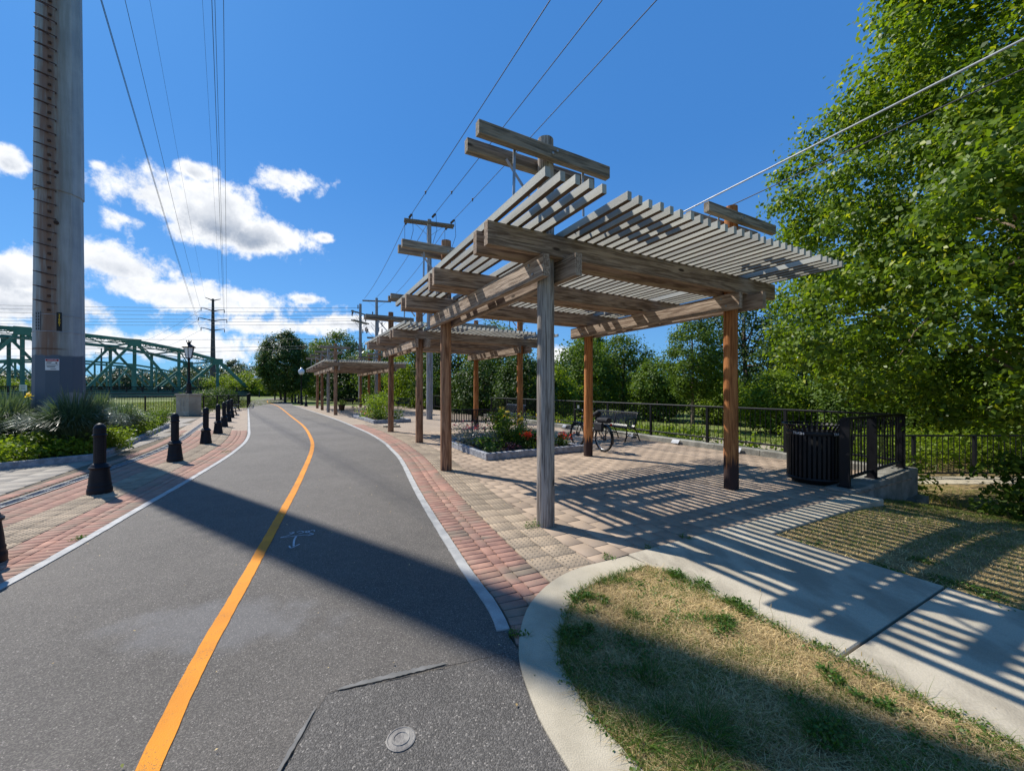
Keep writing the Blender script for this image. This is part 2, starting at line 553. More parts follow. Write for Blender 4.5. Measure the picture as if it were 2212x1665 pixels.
def leaf_mat(name, c1, c2, c3=None, trans=0.38, rough=0.42, spec=0.4):
    m, nb, b = new_mat(name)
    ge = nb.n('ShaderNodeNewGeometry')
    r = ge.outputs['Random Per Island']
    v = coords(nb, kind='Object', rnd=False)
    clump = nb.noise(v, 1.1, 3)
    k = nb.m('ADD', nb.m('MULTIPLY', r, 0.65), nb.m('MULTIPLY', nb.sstep(clump, 0.3, 0.7), 0.35))
    col = nb.mix(k, c4(c1), c4(c2))
    if c3 is not None:
        col = nb.mix(nb.sstep(nb.m('FRACT', nb.m('MULTIPLY', r, 17.3)), 0.93, 0.96), col, c4(c3))
    nb.l(col, b.inputs['Base Color'])
    b.inputs['Roughness'].default_value = rough
    b.inputs['Specular IOR Level'].default_value = spec
    tr = nb.n('ShaderNodeBsdfTranslucent')
    tcol = nb.mix(1.0, col, (1.5, 1.45, 0.55, 1), 'MULTIPLY')
    nb.l(tcol, tr.inputs['Color'])
    mx = nb.n('ShaderNodeMixShader'); mx.inputs[0].default_value = trans
    nb.l(b.outputs[0], mx.inputs[1]); nb.l(tr.outputs[0], mx.inputs[2])
    out = m.node_tree.nodes['Material Output']
    nb.l(mx.outputs[0], out.inputs['Surface'])
    return m

M = {}
M['asphalt'] = asphalt_mat('asphalt', (0.116, 0.104, 0.090), 190)
M['asphalt_patch'] = asphalt_mat('asphalt_patch', (0.100, 0.092, 0.082), 150, stain=False)
def line_paint():
    m, nb, b = new_mat('worn_line_paint')
    v = coords(nb, rnd=False)
    col = nb.mix(nb.sstep(nb.noise(v, 2.5, 5), .35, .7), (0.68, 0.250, 0.012, 1), (0.54, 0.195, 0.012, 1))
    wear = nb.m('ADD', nb.m('MULTIPLY', nb.noise(v, 150, 3), 0.75), nb.m('MULTIPLY', nb.noise(v, 7, 5), 0.45))
    col = nb.mix(nb.m('MULTIPLY', nb.sstep(wear, 0.66, 0.80), 0.8), col, (0.15, 0.10, 0.06, 1))
    nb.l(col, b.inputs['Base Color']); b.inputs['Roughness'].default_value = 0.75; b.inputs['Specular IOR Level'].default_value = 0.3
    nb.l(nb.bump(nb.voro(v, 190), 0.003, 0.8), b.inputs['Normal'])
    return m
M['yellow'] = line_paint()
M['chalk'] = basic('chalk', (0.50, 0.52, 0.54), (0.22, 0.23, 0.25), 30, 0.95, 0, 50, lo=.45, hi=.75)
M['granite'] = basic('granite', (0.40, 0.395, 0.375), (0.30, 0.30, 0.29), 6, 0.8, 0.002, 140, speck=0.28, speck_scale=170, island=0.06)
M['granite_rough'] = basic('granite_rough', (0.36, 0.37, 0.39), (0.22, 0.23, 0.25), 9, 0.85, 0.02, 26, speck=0.3, speck_scale=120, island=0.08)
M['concrete'] = basic('concrete', (0.45, 0.395, 0.295), (0.32, 0.28, 0.205), 2.2, 0.88, 0.003, 150, world=1.1, speck=0.28, speck_scale=150)
M['broom'] = basic('broom_concrete', (0.43, 0.38, 0.29), (0.28, 0.245, 0.185), 2.0, 0.9, 0.003, 55, stretch=(2.2, 1, 1), world=1.3, speck=0.34, speck_scale=110)
M['old_concrete'] = basic('old_concrete', (0.30, 0.29, 0.25), (0.17, 0.165, 0.14), 4, 0.92, 0.008, 40, speck=0.2, speck_scale=160)
M['paver'] = basic('tan_paver', (0.375, 0.285, 0.205), (0.250, 0.190, 0.138), 1.3, 0.9, 0.0, 220, island=0.055, world=0.9, speck=0.20, speck_scale=260)
M['tactile'] = basic('tactile_paver', (0.345, 0.27, 0.19), (0.22, 0.175, 0.125), 2.4, 0.9, 0.0, 220, island=0.05, world=1.2, speck=0.22, speck_scale=260)
M['grey_paver'] = basic('grey_paver', (0.32, 0.285, 0.235), (0.24, 0.215, 0.18), 3.0, 0.9, 0.003, 150, island=0.10, speck=0.2, speck_scale=220)
M['joint'] = basic('joint_sand', (0.085, 0.068, 0.045), (0.14, 0.115, 0.08), 8, 0.95, 0.003, 90)
def brick_mat():
    m, nb, b = new_mat('red_brick_paver')
    wp_ = nb.n('ShaderNodeNewGeometry').outputs['Position']
    pr = nb.m('ADD', nb.m('MULTIPLY', piece_rand(nb), 0.42), nb.m('MULTIPLY', nb.sstep(nb.noise(wp_, 2.3, 4), 0.28, 0.72), 0.58))
    rp = nb.n('ShaderNodeValToRGB'); nb.l(pr, rp.inputs[0])
    e = rp.color_ramp
    e.elements[0].position = 0.0; e.elements[0].color = (0.35, 0.185, 0.135, 1)
    e.elements[1].position = 1.0; e.elements[1].color = (0.25, 0.195, 0.145, 1)
    for p, c in ((0.2, (0.40, 0.225, 0.165)), (0.42, (0.27, 0.150, 0.115)), (0.62, (0.33, 0.20, 0.15)), (0.82, (0.22, 0.165, 0.125))):
        x = e.elements.new(p); x.color = c4(c)
    v = coords(nb)
    n = nb.noise(v, 200, 3); g = nb.noise(coords(nb, kind='Generated', rnd=False), 4, 3)
    k = nb.m('ADD', 0.68, nb.m('MULTIPLY', n, 0.64))
    cc = nb.n('ShaderNodeCombineXYZ')
    for i in range(3): nb.l(k, cc.inputs[i])
    col = nb.mix(1.0, rp.outputs[0], cc.outputs[0], 'MULTIPLY')
    # mossy, sooty weathering over the whole band
    ge = nb.n('ShaderNodeNewGeometry')
    wz = nb.noise(ge.outputs['Position'], 1.4, 5, 0.6)
    col = nb.mix(nb.m('MULTIPLY', nb.sstep(wz, 0.45, 0.72), 0.6), col, (0.20, 0.165, 0.115, 1))
    nb.l(col, b.inputs['Base Color'])
    b.inputs['Roughness'].default_value = 0.9; b.inputs['Specular IOR Level'].default_value = 0.25
    nb.l(nb.bump(n, 0.003, 0.7), b.inputs['Normal'])
    return m
M['brick'] = brick_mat()
def far_paving():
    m, nb, b = new_mat('distant_paving')
    ge = nb.n('ShaderNodeNewGeometry')
    br = nb.n('ShaderNodeTexBrick')
    mp = nb.n('ShaderNodeMapping'); nb.l(ge.outputs['Position'], mp.inputs['Vector']); mp.inputs['Rotation'].default_value = (0, 0, R(-28.4))
    nb.l(mp.outputs[0], br.inputs['Vector'])
    br.inputs['Color1'].default_value = (0.355, 0.275, 0.20, 1); br.inputs['Color2'].default_value = (0.29, 0.22, 0.16, 1)
    br.inputs['Mortar'].default_value = (0.12, 0.10, 0.07, 1); br.inputs['Scale'].default_value = 1.0
    br.inputs['Mortar Size'].default_value = 0.008; br.inputs['Brick Width'].default_value = 0.30; br.inputs['Row Height'].default_value = 0.225
    n = nb.noise(ge.outputs['Position'], 1.5, 5)
    col = nb.mix(nb.m('MULTIPLY', n, 0.35), br.outputs['Color'], (0.22, 0.17, 0.12, 1))
    nb.l(col, b.inputs['Base Color']); b.inputs['Roughness'].default_value = 0.9
    return m
M['far_paving'] = far_paving()
M['soil'] = basic('soil', (0.075, 0.052, 0.034), (0.035, 0.025, 0.017), 9, 0.95, 0.03, 30)
M['lawn'] = basic('dry_lawn_soil', (0.33, 0.24, 0.11), (0.19, 0.14, 0.062), 5, 0.95, 0.02, 90, speck=0.3, speck_scale=160)
M['turf'] = basic('turf', (0.075, 0.115, 0.022), (0.17, 0.185, 0.048), 0.45, 0.95, 0.03, 30, speck=0.35, speck_scale=60)
M['gravel'] = basic('gravel_track', (0.42, 0.36, 0.27), (0.30, 0.25, 0.18), 3, 0.95, 0.01, 60)
M['water'] = basic('river_water', (0.05, 0.09, 0.12), (0.04, 0.07, 0.09), 1, 0.08, 0.02, 3, spec=0.5)
M['w_post_grey'] = wood_mat('grey_pole_wood', (0.13, 0.105, 0.085), (0.40, 0.355, 0.305), 'z')
M['w_post_brown'] = wood_mat('brown_pole_wood', (0.13, 0.055, 0.026), (0.42, 0.235, 0.13), 'z', base_z=0.02, base_col=(0.07, 0.04, 0.03))
M['w_post_orange'] = wood_mat('orange_pole_wood', (0.20, 0.065, 0.018), (0.54, 0.225, 0.075), 'z', base_z=0.46, base_col=(0.042, 0.024, 0.020))
M['w_beam_x'] = wood_mat('beam_wood_long', (0.16, 0.105, 0.070), (0.46, 0.345, 0.25), 'x')
M['w_beam_y'] = wood_mat('beam_wood_cross', (0.19, 0.13, 0.092), (0.48, 0.38, 0.295), 'y')
M['w_arm_x'] = wood_mat('crossarm_wood', (0.12, 0.095, 0.068), (0.335, 0.275, 0.205), 'x')
M['slat'] = basic('painted_slat', (0.43, 0.425, 0.365), (0.33, 0.325, 0.285), 1.4, 0.6, 0.001, 90, stretch=(6, 0.6, 6), island=0.07)
M['w_slat_under_shade'] = basic('slat_wood_baked_shade', (0.15, 0.105, 0.075), (0.10, 0.07, 0.05), 1.4, 0.85, 0.001, 90, stretch=(6, 0.6, 6), island=0.07)  # slat underside: browner wood, with the underside shade put into its colour
M['w_util'] = wood_mat('utility_pole_wood', (0.16, 0.15, 0.145), (0.38, 0.37, 0.36), 'z')
M['iron'] = basic('black_iron', (0.0045, 0.0048, 0.0062), (0.007, 0.007, 0.009), 6, 0.45, 0.0006, 120, spec=0.28)
M['bench'] = basic('black_bench_steel', (0.006, 0.006, 0.008), (0.009, 0.009, 0.011), 6, 0.28, 0.0004, 90, spec=0.5)
M['bollard'] = basic('bollard_paint', (0.0045, 0.0052, 0.0085), (0.007, 0.008, 0.012), 9, 0.5, 0.0015, 90, spec=0.25)
M['galv'] = basic('galvanised_steel', (0.40, 0.41, 0.42), (0.30, 0.31, 0.32), 8, 0.45, 0.0004, 60, metal=0.7)
M['grate'] = basic('cast_grate', (0.22, 0.225, 0.23), (0.15, 0.155, 0.16), 12, 0.55, 0.001, 120, metal=0.4)
M['dark'] = basic('dark_void', (0.006, 0.006, 0.006), (0.01, 0.01, 0.01), 5, 0.95)
M['wire'] = basic('weathered_conductor', (0.09, 0.09, 0.095), (0.06, 0.06, 0.065), 3, 0.6)
M['cable'] = basic('bright_cable', (0.50, 0.50, 0.50), (0.42, 0.42, 0.42), 3, 0.45, metal=0.3)
M['green_steel'] = basic('bridge_green_paint', (0.078, 0.20, 0.148), (0.052, 0.150, 0.112), 0.5, 0.6, 0, 9, speck=0.1, speck_scale=3)
M['white'] = basic('white_sign', (0.74, 0.74, 0.72), (0.64, 0.64, 0.62), 4, 0.6)
M['plaque'] = basic('plaque', (0.30, 0.32, 0.35), (0.24, 0.26, 0.29), 4, 0.5)
M['red_sign'] = basic('red_sign', (0.45, 0.03, 0.03), (0.36, 0.025, 0.025), 4, 0.6)
M['black_paint'] = basic('black_lettering', (0.012, 0.012, 0.012), (0.02, 0.02, 0.02), 4, 0.6)
M['yellow_paint'] = basic('yellow_lettering', (0.85, 0.56, 0.04), (0.75, 0.47, 0.03), 4, 0.6)
M['letter_white'] = basic('white_lettering', (0.72, 0.73, 0.76), (0.62, 0.63, 0.66), 4, 0.5)
M['terracotta'] = basic('plant_pot', (0.10, 0.055, 0.03), (0.06, 0.035, 0.02), 5, 0.8)
M['rubber'] = basic('tyre_rubber', (0.012, 0.012, 0.012), (0.02, 0.02, 0.02), 9, 0.7)
M['bike'] = basic('bicycle_paint', (0.012, 0.013, 0.016), (0.02, 0.02, 0.024), 9, 0.3, spec=0.5)
M['chrome'] = basic('bright_metal', (0.6, 0.6, 0.62), (0.5, 0.5, 0.52), 9, 0.25, metal=0.9)
M['bag'] = basic('pannier_fabric', (0.015, 0.016, 0.02), (0.03, 0.03, 0.036), 9, 0.8, 0.002, 90)
M['red_lens'] = basic('red_reflector', (0.5, 0.02, 0.015), (0.4, 0.02, 0.015), 5, 0.3)
M['bark'] = basic('bark', (0.13, 0.10, 0.075), (0.055, 0.042, 0.032), 5, 0.95, 0.02, 25, stretch=(3, 3, 0.6))
M['bark_pale'] = basic('birch_bark', (0.33, 0.25, 0.18), (0.13, 0.095, 0.065), 4, 0.9, 0.012, 25, stretch=(1.5, 1.5, 3))
M['cover'] = basic('valve_cover', (0.26, 0.245, 0.22), (0.15, 0.14, 0.13), 10, 0.65, 0.004, 60, metal=0.2)
M['glass_lamp'] = basic('frosted_lamp_glass', (0.75, 0.77, 0.78), (0.66, 0.68, 0.7), 5, 0.18, spec=0.6)
M['car_white'] = basic('building_wall', (0.45, 0.30, 0.24), (0.38, 0.25, 0.2), 3, 0.8)

M['leaf_big'] = leaf_mat('birch_leaf', (0.036, 0.084, 0.010), (0.195, 0.285, 0.019), (0.34, 0.38, 0.03), 0.48, 0.45, 0.35)
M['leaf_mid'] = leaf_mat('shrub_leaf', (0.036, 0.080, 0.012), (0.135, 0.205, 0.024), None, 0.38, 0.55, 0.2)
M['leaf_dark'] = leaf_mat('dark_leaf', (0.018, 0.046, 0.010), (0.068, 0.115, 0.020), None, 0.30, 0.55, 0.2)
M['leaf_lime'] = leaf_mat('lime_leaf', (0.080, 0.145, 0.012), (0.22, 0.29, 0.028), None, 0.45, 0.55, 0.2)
M['leaf_blue'] = leaf_mat('maple_leaf', (0.030, 0.068, 0.020), (0.095, 0.155, 0.030), None, 0.30, 0.5, 0.25)
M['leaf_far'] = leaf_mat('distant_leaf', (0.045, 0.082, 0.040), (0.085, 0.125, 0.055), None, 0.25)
M['weed'] = leaf_mat('weed_leaf', (0.080, 0.145, 0.014), (0.22, 0.29, 0.028), None, 0.45, 0.5, 0.25)
M['fountain'] = leaf_mat('fountain_grass_blade', (0.032, 0.075, 0.042), (0.15, 0.205, 0.135), None, 0.3, 0.3, 0.6)
M['straw'] = leaf_mat('straw_blade', (0.22, 0.14, 0.05), (0.78, 0.60, 0.31), (0.20, 0.22, 0.05), 0.12, 0.6, 0.2)
M['blade'] = leaf_mat('grass_blade', (0.065, 0.115, 0.018), (0.17, 0.215, 0.04), (0.40, 0.31, 0.12), 0.35, 0.5, 0.3)
M['tuft'] = leaf_mat('green_tuft_blade', (0.040, 0.095, 0.014), (0.105, 0.190, 0.025), None, 0.35, 0.45, 0.35)
M['silver'] = leaf_mat('silver_leaf', (0.13, 0.165, 0.14), (0.25, 0.29, 0.26), None, 0.2)
M['petal_red'] = leaf_mat('red_petal', (0.55, 0.035, 0.02), (0.70, 0.09, 0.03), None, 0.35)
M['petal_pink'] = leaf_mat('pink_petal', (0.60, 0.10, 0.16), (0.75, 0.22, 0.25), None, 0.35)
M['petal_yellow'] = leaf_mat('yellow_petal', (0.75, 0.52, 0.03), (0.85, 0.68, 0.12), None, 0.35)
M['purple'] = leaf_mat('purple_leaf', (0.06, 0.018, 0.035), (0.11, 0.035, 0.06), None, 0.2)

def monopole_mat():
    m, nb, b = new_mat('monopole_steel')
    t = nb.n('ShaderNodeTexCoord'); v = t.outputs['Object']
    s = nb.n('ShaderNodeSeparateXYZ'); nb.l(v, s.inputs[0])
    x, y, z = s.outputs
    n1 = nb.noise(v, 1.2, 6, 0.6)
    vs = nb.v('MULTIPLY', v, (5, 5, 0.35))
    streak = nb.noise(vs, 1.6, 6, 0.65)
    steel = nb.mix(nb.sstep(nb.m('ADD', nb.m('MULTIPLY', n1, 0.6), nb.m('MULTIPLY', streak, 0.4)), 0.32, 0.68), (0.25, 0.275, 0.285, 1), (0.40, 0.42, 0.415, 1))
    # rust weeping from the climbing steps, runs of its own width
    xr = nb.m('ADD', x, nb.m('MULTIPLY', nb.m('SUBTRACT', streak, 0.5), 0.55))
    rm = nb.m('MULTIPLY', nb.sstep(nb.m('ABSOLUTE', nb.m('ADD', xr, 0.19)), 0.24, 0.05), nb.sstep(y, 0.15, -0.1))
    rm = nb.m('MULTIPLY', rm, nb.sstep(streak, 0.22, 0.50))
    olive = nb.m('MULTIPLY', nb.sstep(nb.m('ABSOLUTE', nb.m('ADD', xr, 0.12)), 0.42, 0.08), 0.55)
    olive = nb.m('MULTIPLY', olive, nb.sstep(y, 0.15, -0.1))
    col = nb.mix(olive, steel, (0.175, 0.155, 0.105, 1))
    col = nb.mix(nb.m('MULTIPLY', rm, 0.78), col, (0.165, 0.062, 0.020, 1))
    # slate-blue paint on the lowest two and a half metres, with a wavering brushed top and a repainted patch
    zz = nb.m('ADD', z, nb.m('MULTIPLY', nb.m('SUBTRACT', nb.noise(v, 3.5, 3), 0.5), 0.22))
    pt = nb.sstep(zz, 2.50, 2.44)
    paint = nb.mix(n1, (0.066, 0.090, 0.120, 1), (0.084, 0.110, 0.138, 1))
    a = nb.m('MULTIPLY', nb.m('SUBTRACT', x, 0.26), 5.2); c = nb.m('MULTIPLY', nb.m('SUBTRACT', z, 1.15), 3.0)
    a4 = nb.m('POWER', nb.m('ABSOLUTE', a), 4.0); c4_ = nb.m('POWER', nb.m('ABSOLUTE', c), 4.0)
    pm = nb.m('MULTIPLY', nb.sstep(nb.m('ADD', a4, c4_), 1.15, 0.8), nb.sstep(y, 0.1, -0.05))
    paint = nb.mix(pm, paint, (0.20, 0.205, 0.205, 1))
    col = nb.mix(pt, col, paint)
    rust2 = nb.m('MULTIPLY', nb.sstep(nb.m('ABSOLUTE', nb.m('SUBTRACT', z, 2.64)), 0.035, 0.01), nb.sstep(x, 0.2, -0.1))
    col = nb.mix(nb.m('MULTIPLY', rust2, 0.85), col, (0.10, 0.045, 0.02, 1))
    nb.l(col, b.inputs['Base Color'])
    b.inputs['Roughness'].default_value = 0.62; b.inputs['Metallic'].default_value = 0.0
    nb.l(nb.bump(n1, 0.004, 0.4), b.inputs['Normal'])
    return m
M['monopole'] = monopole_mat()
M['rust'] = basic('rusty_steel', (0.085, 0.04, 0.025), (0.04, 0.025, 0.02), 10, 0.85, 0.002, 60)
M['far_steel'] = basic('weathered_steel_pole', (0.10, 0.085, 0.08), (0.07, 0.06, 0.058), 1, 0.8)
M['far_grey'] = basic('far_grey_steel', (0.26, 0.27, 0.28), (0.2, 0.21, 0.22), 1, 0.8)

# ------------------------------------------------------------------ layout frame of the plaza (a along the beams, b along the path)
TH = R(28.4)
VX = Vector((math.cos(TH), math.sin(TH))); UX = Vector((-math.sin(TH), math.cos(TH)))
P1 = Vector((0.385, 4.51))
def LF(a, b, z=None):
    p = P1 + VX * a + UX * b
    return p if z is None else Vector((p.x, p.y, z))
def toLF(x, y):
    dx_, dy_ = x - P1.x, y - P1.y
    return dx_ * VX.x + dy_ * VX.y, dx_ * UX.x + dy_ * UX.y

# edges of the path, measured in the photograph
Lw = GL([(8.4, 1265), (168, 1176), (322, 1086.5), (420, 1030), (504, 977), (535, 946), (537.6, 918), (536, 881)])
Rw = GL([(1105, 1430), (1069, 1320), (996, 1214.6), (905.5, 1068.6), (867.5, 995.5), (847, 972), (823.6, 951.6), (779.7, 928), (706.6, 899), (633.6, 875.6)])
Cw = GL([(325, 1650), (430, 1430), (520, 1270), (600, 1125), (650, 1030), (674, 970), (671, 945), (655, 920), (630, 900), (600, 877)])
far_c = [Vector(p) for p in ((-30.5, 49), (-38, 62), (-42.5, 76), (-40, 92), (-28, 108))]
fc = smooth([Cw[-1]] + far_c, 1.0)
fl = offset(fc, -1.9)[10:]; fr = offset(fc, 1.9)[6:]
Lcurb = smooth(Lw, 0.1)
Rcurb = smooth(Rw, 0.1)
Lfull = smooth([Vector((-1.95, -2.5)), Vector((-3.05, 0.5))] + Lw, 0.2)
Las = resample([p for p in Lfull] + fl, 0.5)
bo = GL([(1225, 1660), (1150, 1520), (1120, 1400), (1150, 1300), (1230, 1237), (1355, 1203)])
bi = GL([(1380, 1660), (1290, 1560), (1215, 1440), (1212, 1370), (1260, 1275), (1400, 1222)])
bo = [Vector((1.55, -0.9)), Vector((0.72, 0.55))] + bo
bi = [Vector((2.1, -0.75)), Vector((1.05, 0.62))] + bi
BO = smooth(bo, 0.08); BI = smooth(bi, 0.08)
nb_ = 60
def rs_n(pts, n):
    L = sum((b - a).length for a, b in zip(pts, pts[1:]))
    return resample(pts, L / (n - 1) * 1.0000001)[:n]
BO60 = rs_n(BO, nb_); BI60 = rs_n(BI, nb_)
BM = [a.lerp(b, 0.35) for a, b in zip(BO60, BI60)]
Ras = resample([Vector((1.6, -2.5))] + BM[:30] + [Vector(p) for p in Rcurb[4:]] + fr, 0.5)
nA = 260
A1 = rs_n(Las, nA); A2 = rs_n(Ras, nA)

# ground to the horizon and the river-side terrace
g = MB(); S = 2500
g.add([(-S, -S, -0.55), (S, -S, -0.55), (S, S, -0.55), (-S, S, -0.55)], [(0, 1, 2, 3)])
tag(g.build('ground', M['turf']), kind='structure')
g = MB()
ver = [Vector((-160, -9)), Vector((0.6, -9)), Vector((0.6, 3.2)), LF(6.95, -0.9), LF(6.95, 40), LF(6.95, 190), Vector((-220, 320))]
g.add([(p.x, p.y, -0.06) for p in ver], [tuple(range(len(ver)))])
tag(g.build('verge', M['turf']), kind='structure')

g = MB(); g.strip(A1, A2, 0.0)
path = tag(g.build('asphalt_path', M['asphalt']), kind='structure')
# coarser repaved corner with its open crack
pk = GL([(710, 1498), (1100, 1412)]); pb = GL([(655, 1690)])
px1 = Vector((pb[0].x - 0.06, 0.2))
patch_poly = [pk[0]]
for i in range(1, 15):
    p = pk[0].lerp(pk[1], i / 15)
    patch_poly.append(p + Vector((0, random.uniform(-0.012, 0.012))))
patch_poly += [pk[1], Vector((0.10, 2.05)), Vector((0.19, 1.72)), Vector((0.32, 1.42)), Vector((0.62, 0.85)), Vector((0.95, 0.2)), px1]
for i in range(1, 12):
    p = px1.lerp(pk[0], i / 12)
    patch_poly.append(p + Vector((random.uniform(-0.01, 0.01), 0)))
g = MB(); g.add([(p.x, p.y, 0.004) for p in patch_poly], [tuple(range(len(patch_poly)))])
tag(g.build('asphalt_patch', M['asphalt_patch']), kind='structure')
def crack(name, a, b, w, seed):
    r = random.Random(seed); g = MB(); n = 46; up = []; lo = []
    d = (b - a); nrm = Vector((-d.y, d.x)).normalized()
    off_ = 0
    for i in range(n + 1):
        t = i / n; off_ += r.uniform(-0.004, 0.004); off_ *= 0.9
        ww = w * (0.25 + 0.75 * math.sin(math.pi * min(1, t * 1.0 + 0.1)) * r.uniform(0.5, 1.2))
        p = a.lerp(b, t) + nrm * off_
        up.append(p + nrm * ww / 2); lo.append(p - nrm * ww / 2)
    g.strip(up, lo, 0.0085)
    return tag(g.build(name, M['dark']), kind='structure')
crack('pavement_crack', pk[0], pk[1], 0.008, 1)
crack('pavement_crack', px1.lerp(pk[0], 0.35), pk[0], 0.006, 3)
# smears of joint filler beside the crack
fill_m = basic('crack_filler', (0.17, 0.165, 0.155), (0.12, 0.118, 0.11), 9, 0.8)
for (a, b, w, sd) in ((pk[0] + Vector((0.03, 0.02)), pk[0].lerp(pk[1], 0.62) + Vector((0, 0.03)), 0.045, 5), (px1.lerp(pk[0], 0.2), pk[0] + Vector((-0.02, -0.08)), 0.035, 9)):
    r = random.Random(sd); g = MB(); up = []; lo = []
    d = b - a; nrm = Vector((-d.y, d.x)).normalized()
    for i in range(41):
        t = i / 40; ww = w * math.sin(math.pi * t) ** 0.5 * r.uniform(0.55, 1.0)
        p = a.lerp(b, t); up.append(p + nrm * ww * 0.7); lo.append(p - nrm * ww * 0.3)
    g.strip(up, lo, 0.0062)
    tag(g.build('crack_filler', fill_m), kind='structure')

ctr = smooth([Cw[0] * 2 - Cw[1], Cw[0] * 1.5 - Cw[1] * .5] + Cw + far_c[:3], 0.2)
jit = lambda pts, s: [p + Vector((random.uniform(-s, s), random.uniform(-s, s))) for p in pts]
ctr = resample(ctr, 0.06)[:420] + resample(ctr, 0.06)[420::6]
g = MB(); g.strip(jit(offset(ctr, -0.046), .0028), jit(offset(ctr, 0.046), .0028), 0.0048)
tag(g.build('centre_line', M['yellow']), kind='structure')

# chalk arrow marking on the asphalt
def chalk(pxpts, w):
    g = MB(); pts = smooth([G(640 / 1.1302 + x * 180 / 2212 / 1.1302, 1250 / 1.1302 + y * 120 / 1475 / 1.1302).to_2d() for x, y in pxpts], 0.01)
    g.strip(offset(pts, -w / 2), offset(pts, w / 2), 0.0052)
    return g
ck = MB()
for pts, w in (([(540, 775), (800, 745), (1100, 710), (1380, 685), (1540, 665)], 0.012), ([(560, 765), (800, 700), (960, 625), (880, 605), (800, 615)], 0.009),
               ([(1420, 640), (1540, 665), (1370, 715)], 0.012), ([(1020, 735), (960, 860), (945, 1030)], 0.018), ([(810, 1020), (880, 1080), (1130, 965)], 0.014),
               ([(1040, 610), (1150, 575), (1240, 600), (1190, 635), (1090, 650)], 0.011), ([(1290, 600), (1360, 570), (1420, 590), (1360, 620), (1290, 600)], 0.016),
               ([(1440, 565), (1530, 545), (1570, 560), (1560, 585)], 0.011), ([(820, 650), (900, 640), (960, 600)], 0.014)):
    c = chalk(pts, w); ck.add(c.v, c.f)
tag(ck.build('chalk_arrow_marking', M['chalk']), kind='structure')

# ------------------------------------------------------------------ paving pieces
def piece_tmpl(lx, ly, ch=0.003, z0=-0.03, zt=0.0):
    hx, hy = lx / 2, ly / 2
    v = []
    for (ex, ey, z) in ((hx, hy, z0), (hx, hy, zt - ch), (hx - ch, hy - ch, zt)):
        v += [(-ex, -ey, z), (ex, -ey, z), (ex, ey, z), (-ex, ey, z)]
    f = []
    for k in (0, 4):
        for i in range(4):
            j = (i + 1) % 4
            f.append((k + i, k + j, k + 4 + j, k + 4 + i))
    f.append((8, 9, 10, 11))
    return np.array(v, float), np.array(f, int)
def joined(V, F, plc, dz=None):
    P = np.array([(x, y, r) for x, y, r in plc]); n = len(P)
    c, s = np.cos(P[:, 2])[:, None], np.sin(P[:, 2])[:, None]
    X = V[None, :, 0] * c - V[None, :, 1] * s + P[:, 0:1]
    Y = V[None, :, 0] * s + V[None, :, 1] * c + P[:, 1:2]
    Z = np.broadcast_to(V[None, :, 2], X.shape) + RNG.uniform(-0.0006, 0.0006, (n, 1))
    VV = np.stack([X, Y, Z], -1).reshape(-1, 3)
    FF = (F[None] + (np.arange(n) * len(V))[:, None, None]).reshape(-1, F.shape[1])
    return VV, FF
def place(name, VF, plc, parent, mat, nobj, rest_name):
    if not plc: return
    V, F = VF
    plc = sorted(plc, key=lambda p: math.hypot(p[0], p[1]))
    near, rest = plc[:nobj], plc[nobj:]
    me = np_mesh(name, V, F, mat)
    for x, y, r in near:
        inst(name, me, parent, (x, y, random.uniform(-0.0006, 0.0006)), (random.uniform(-.0014, .0014), random.uniform(-.0014, .0014), r + random.uniform(-.004, .004)))
    if rest:
        VV, FF = joined(V, F, rest)
        o = inst(rest_name, np_mesh(rest_name, VV, FF, mat), parent)
        o['kind'] = 'stuff'
def along(pts, spacing):
    q = resample(pts, spacing); N = normals(q)
    return [(p, n, math.atan2(-n.x, n.y)) for p, n in zip(q, N)]       # angle of the tangent

Rarr = np.array([(p.x, p.y) for p in Rcurb]); RN = np.array([(n.x, n.y) for n in normals(Rcurb)])
Larr = np.array([(p.x, p.y) for p in smooth([Vector((-3.05, 0.5))] + Lw, 0.1)])
LN = np.array([(n.x, n.y) for n in normals([Vector(p) for p in Larr])])
def off_from(arr, nn, x, y):
    d = (arr[:, 0] - x) ** 2 + (arr[:, 1] - y) ** 2
    i = int(np.argmin(d))
    return (x - arr[i, 0]) * nn[i, 0] + (y - arr[i, 1]) * nn[i, 1]

# right-hand plaza bed
band_poly = [(p.x, p.y) for p in BO60] + [(p.x, p.y) for p in reversed(BI60)]
corner_poly = [(p.x, p.y) for p in BI60] + [tuple(LF(0.24, b)) for b in (-1.45, -8)] + [(2.4, -1.5)]
excl = [(p.x, p.y) for p in BM] + [tuple(LF(0.2, -1.05)), tuple(LF(3, -1.05)), tuple(LF(3, -6)), (3, -3)]
Rq = [p for p in Rcurb]
far_b = 46.0
pl = [p + n * 0.05 for p, n in zip(Rq, normals(Rq))][2:]
poly = [LF(0.2, -1.05)] + [BO60[-1 - i] for i in range(0, 26)] + pl[::4] + [pl[-1], LF(6.9, 33), LF(6.9, -1.05)]
g = MB(); g.add([(p.x, p.y, -0.014) for p in poly], [tuple(range(len(poly)))])
plaza = tag(g.build('plaza_paving', M['joint']), kind='structure')
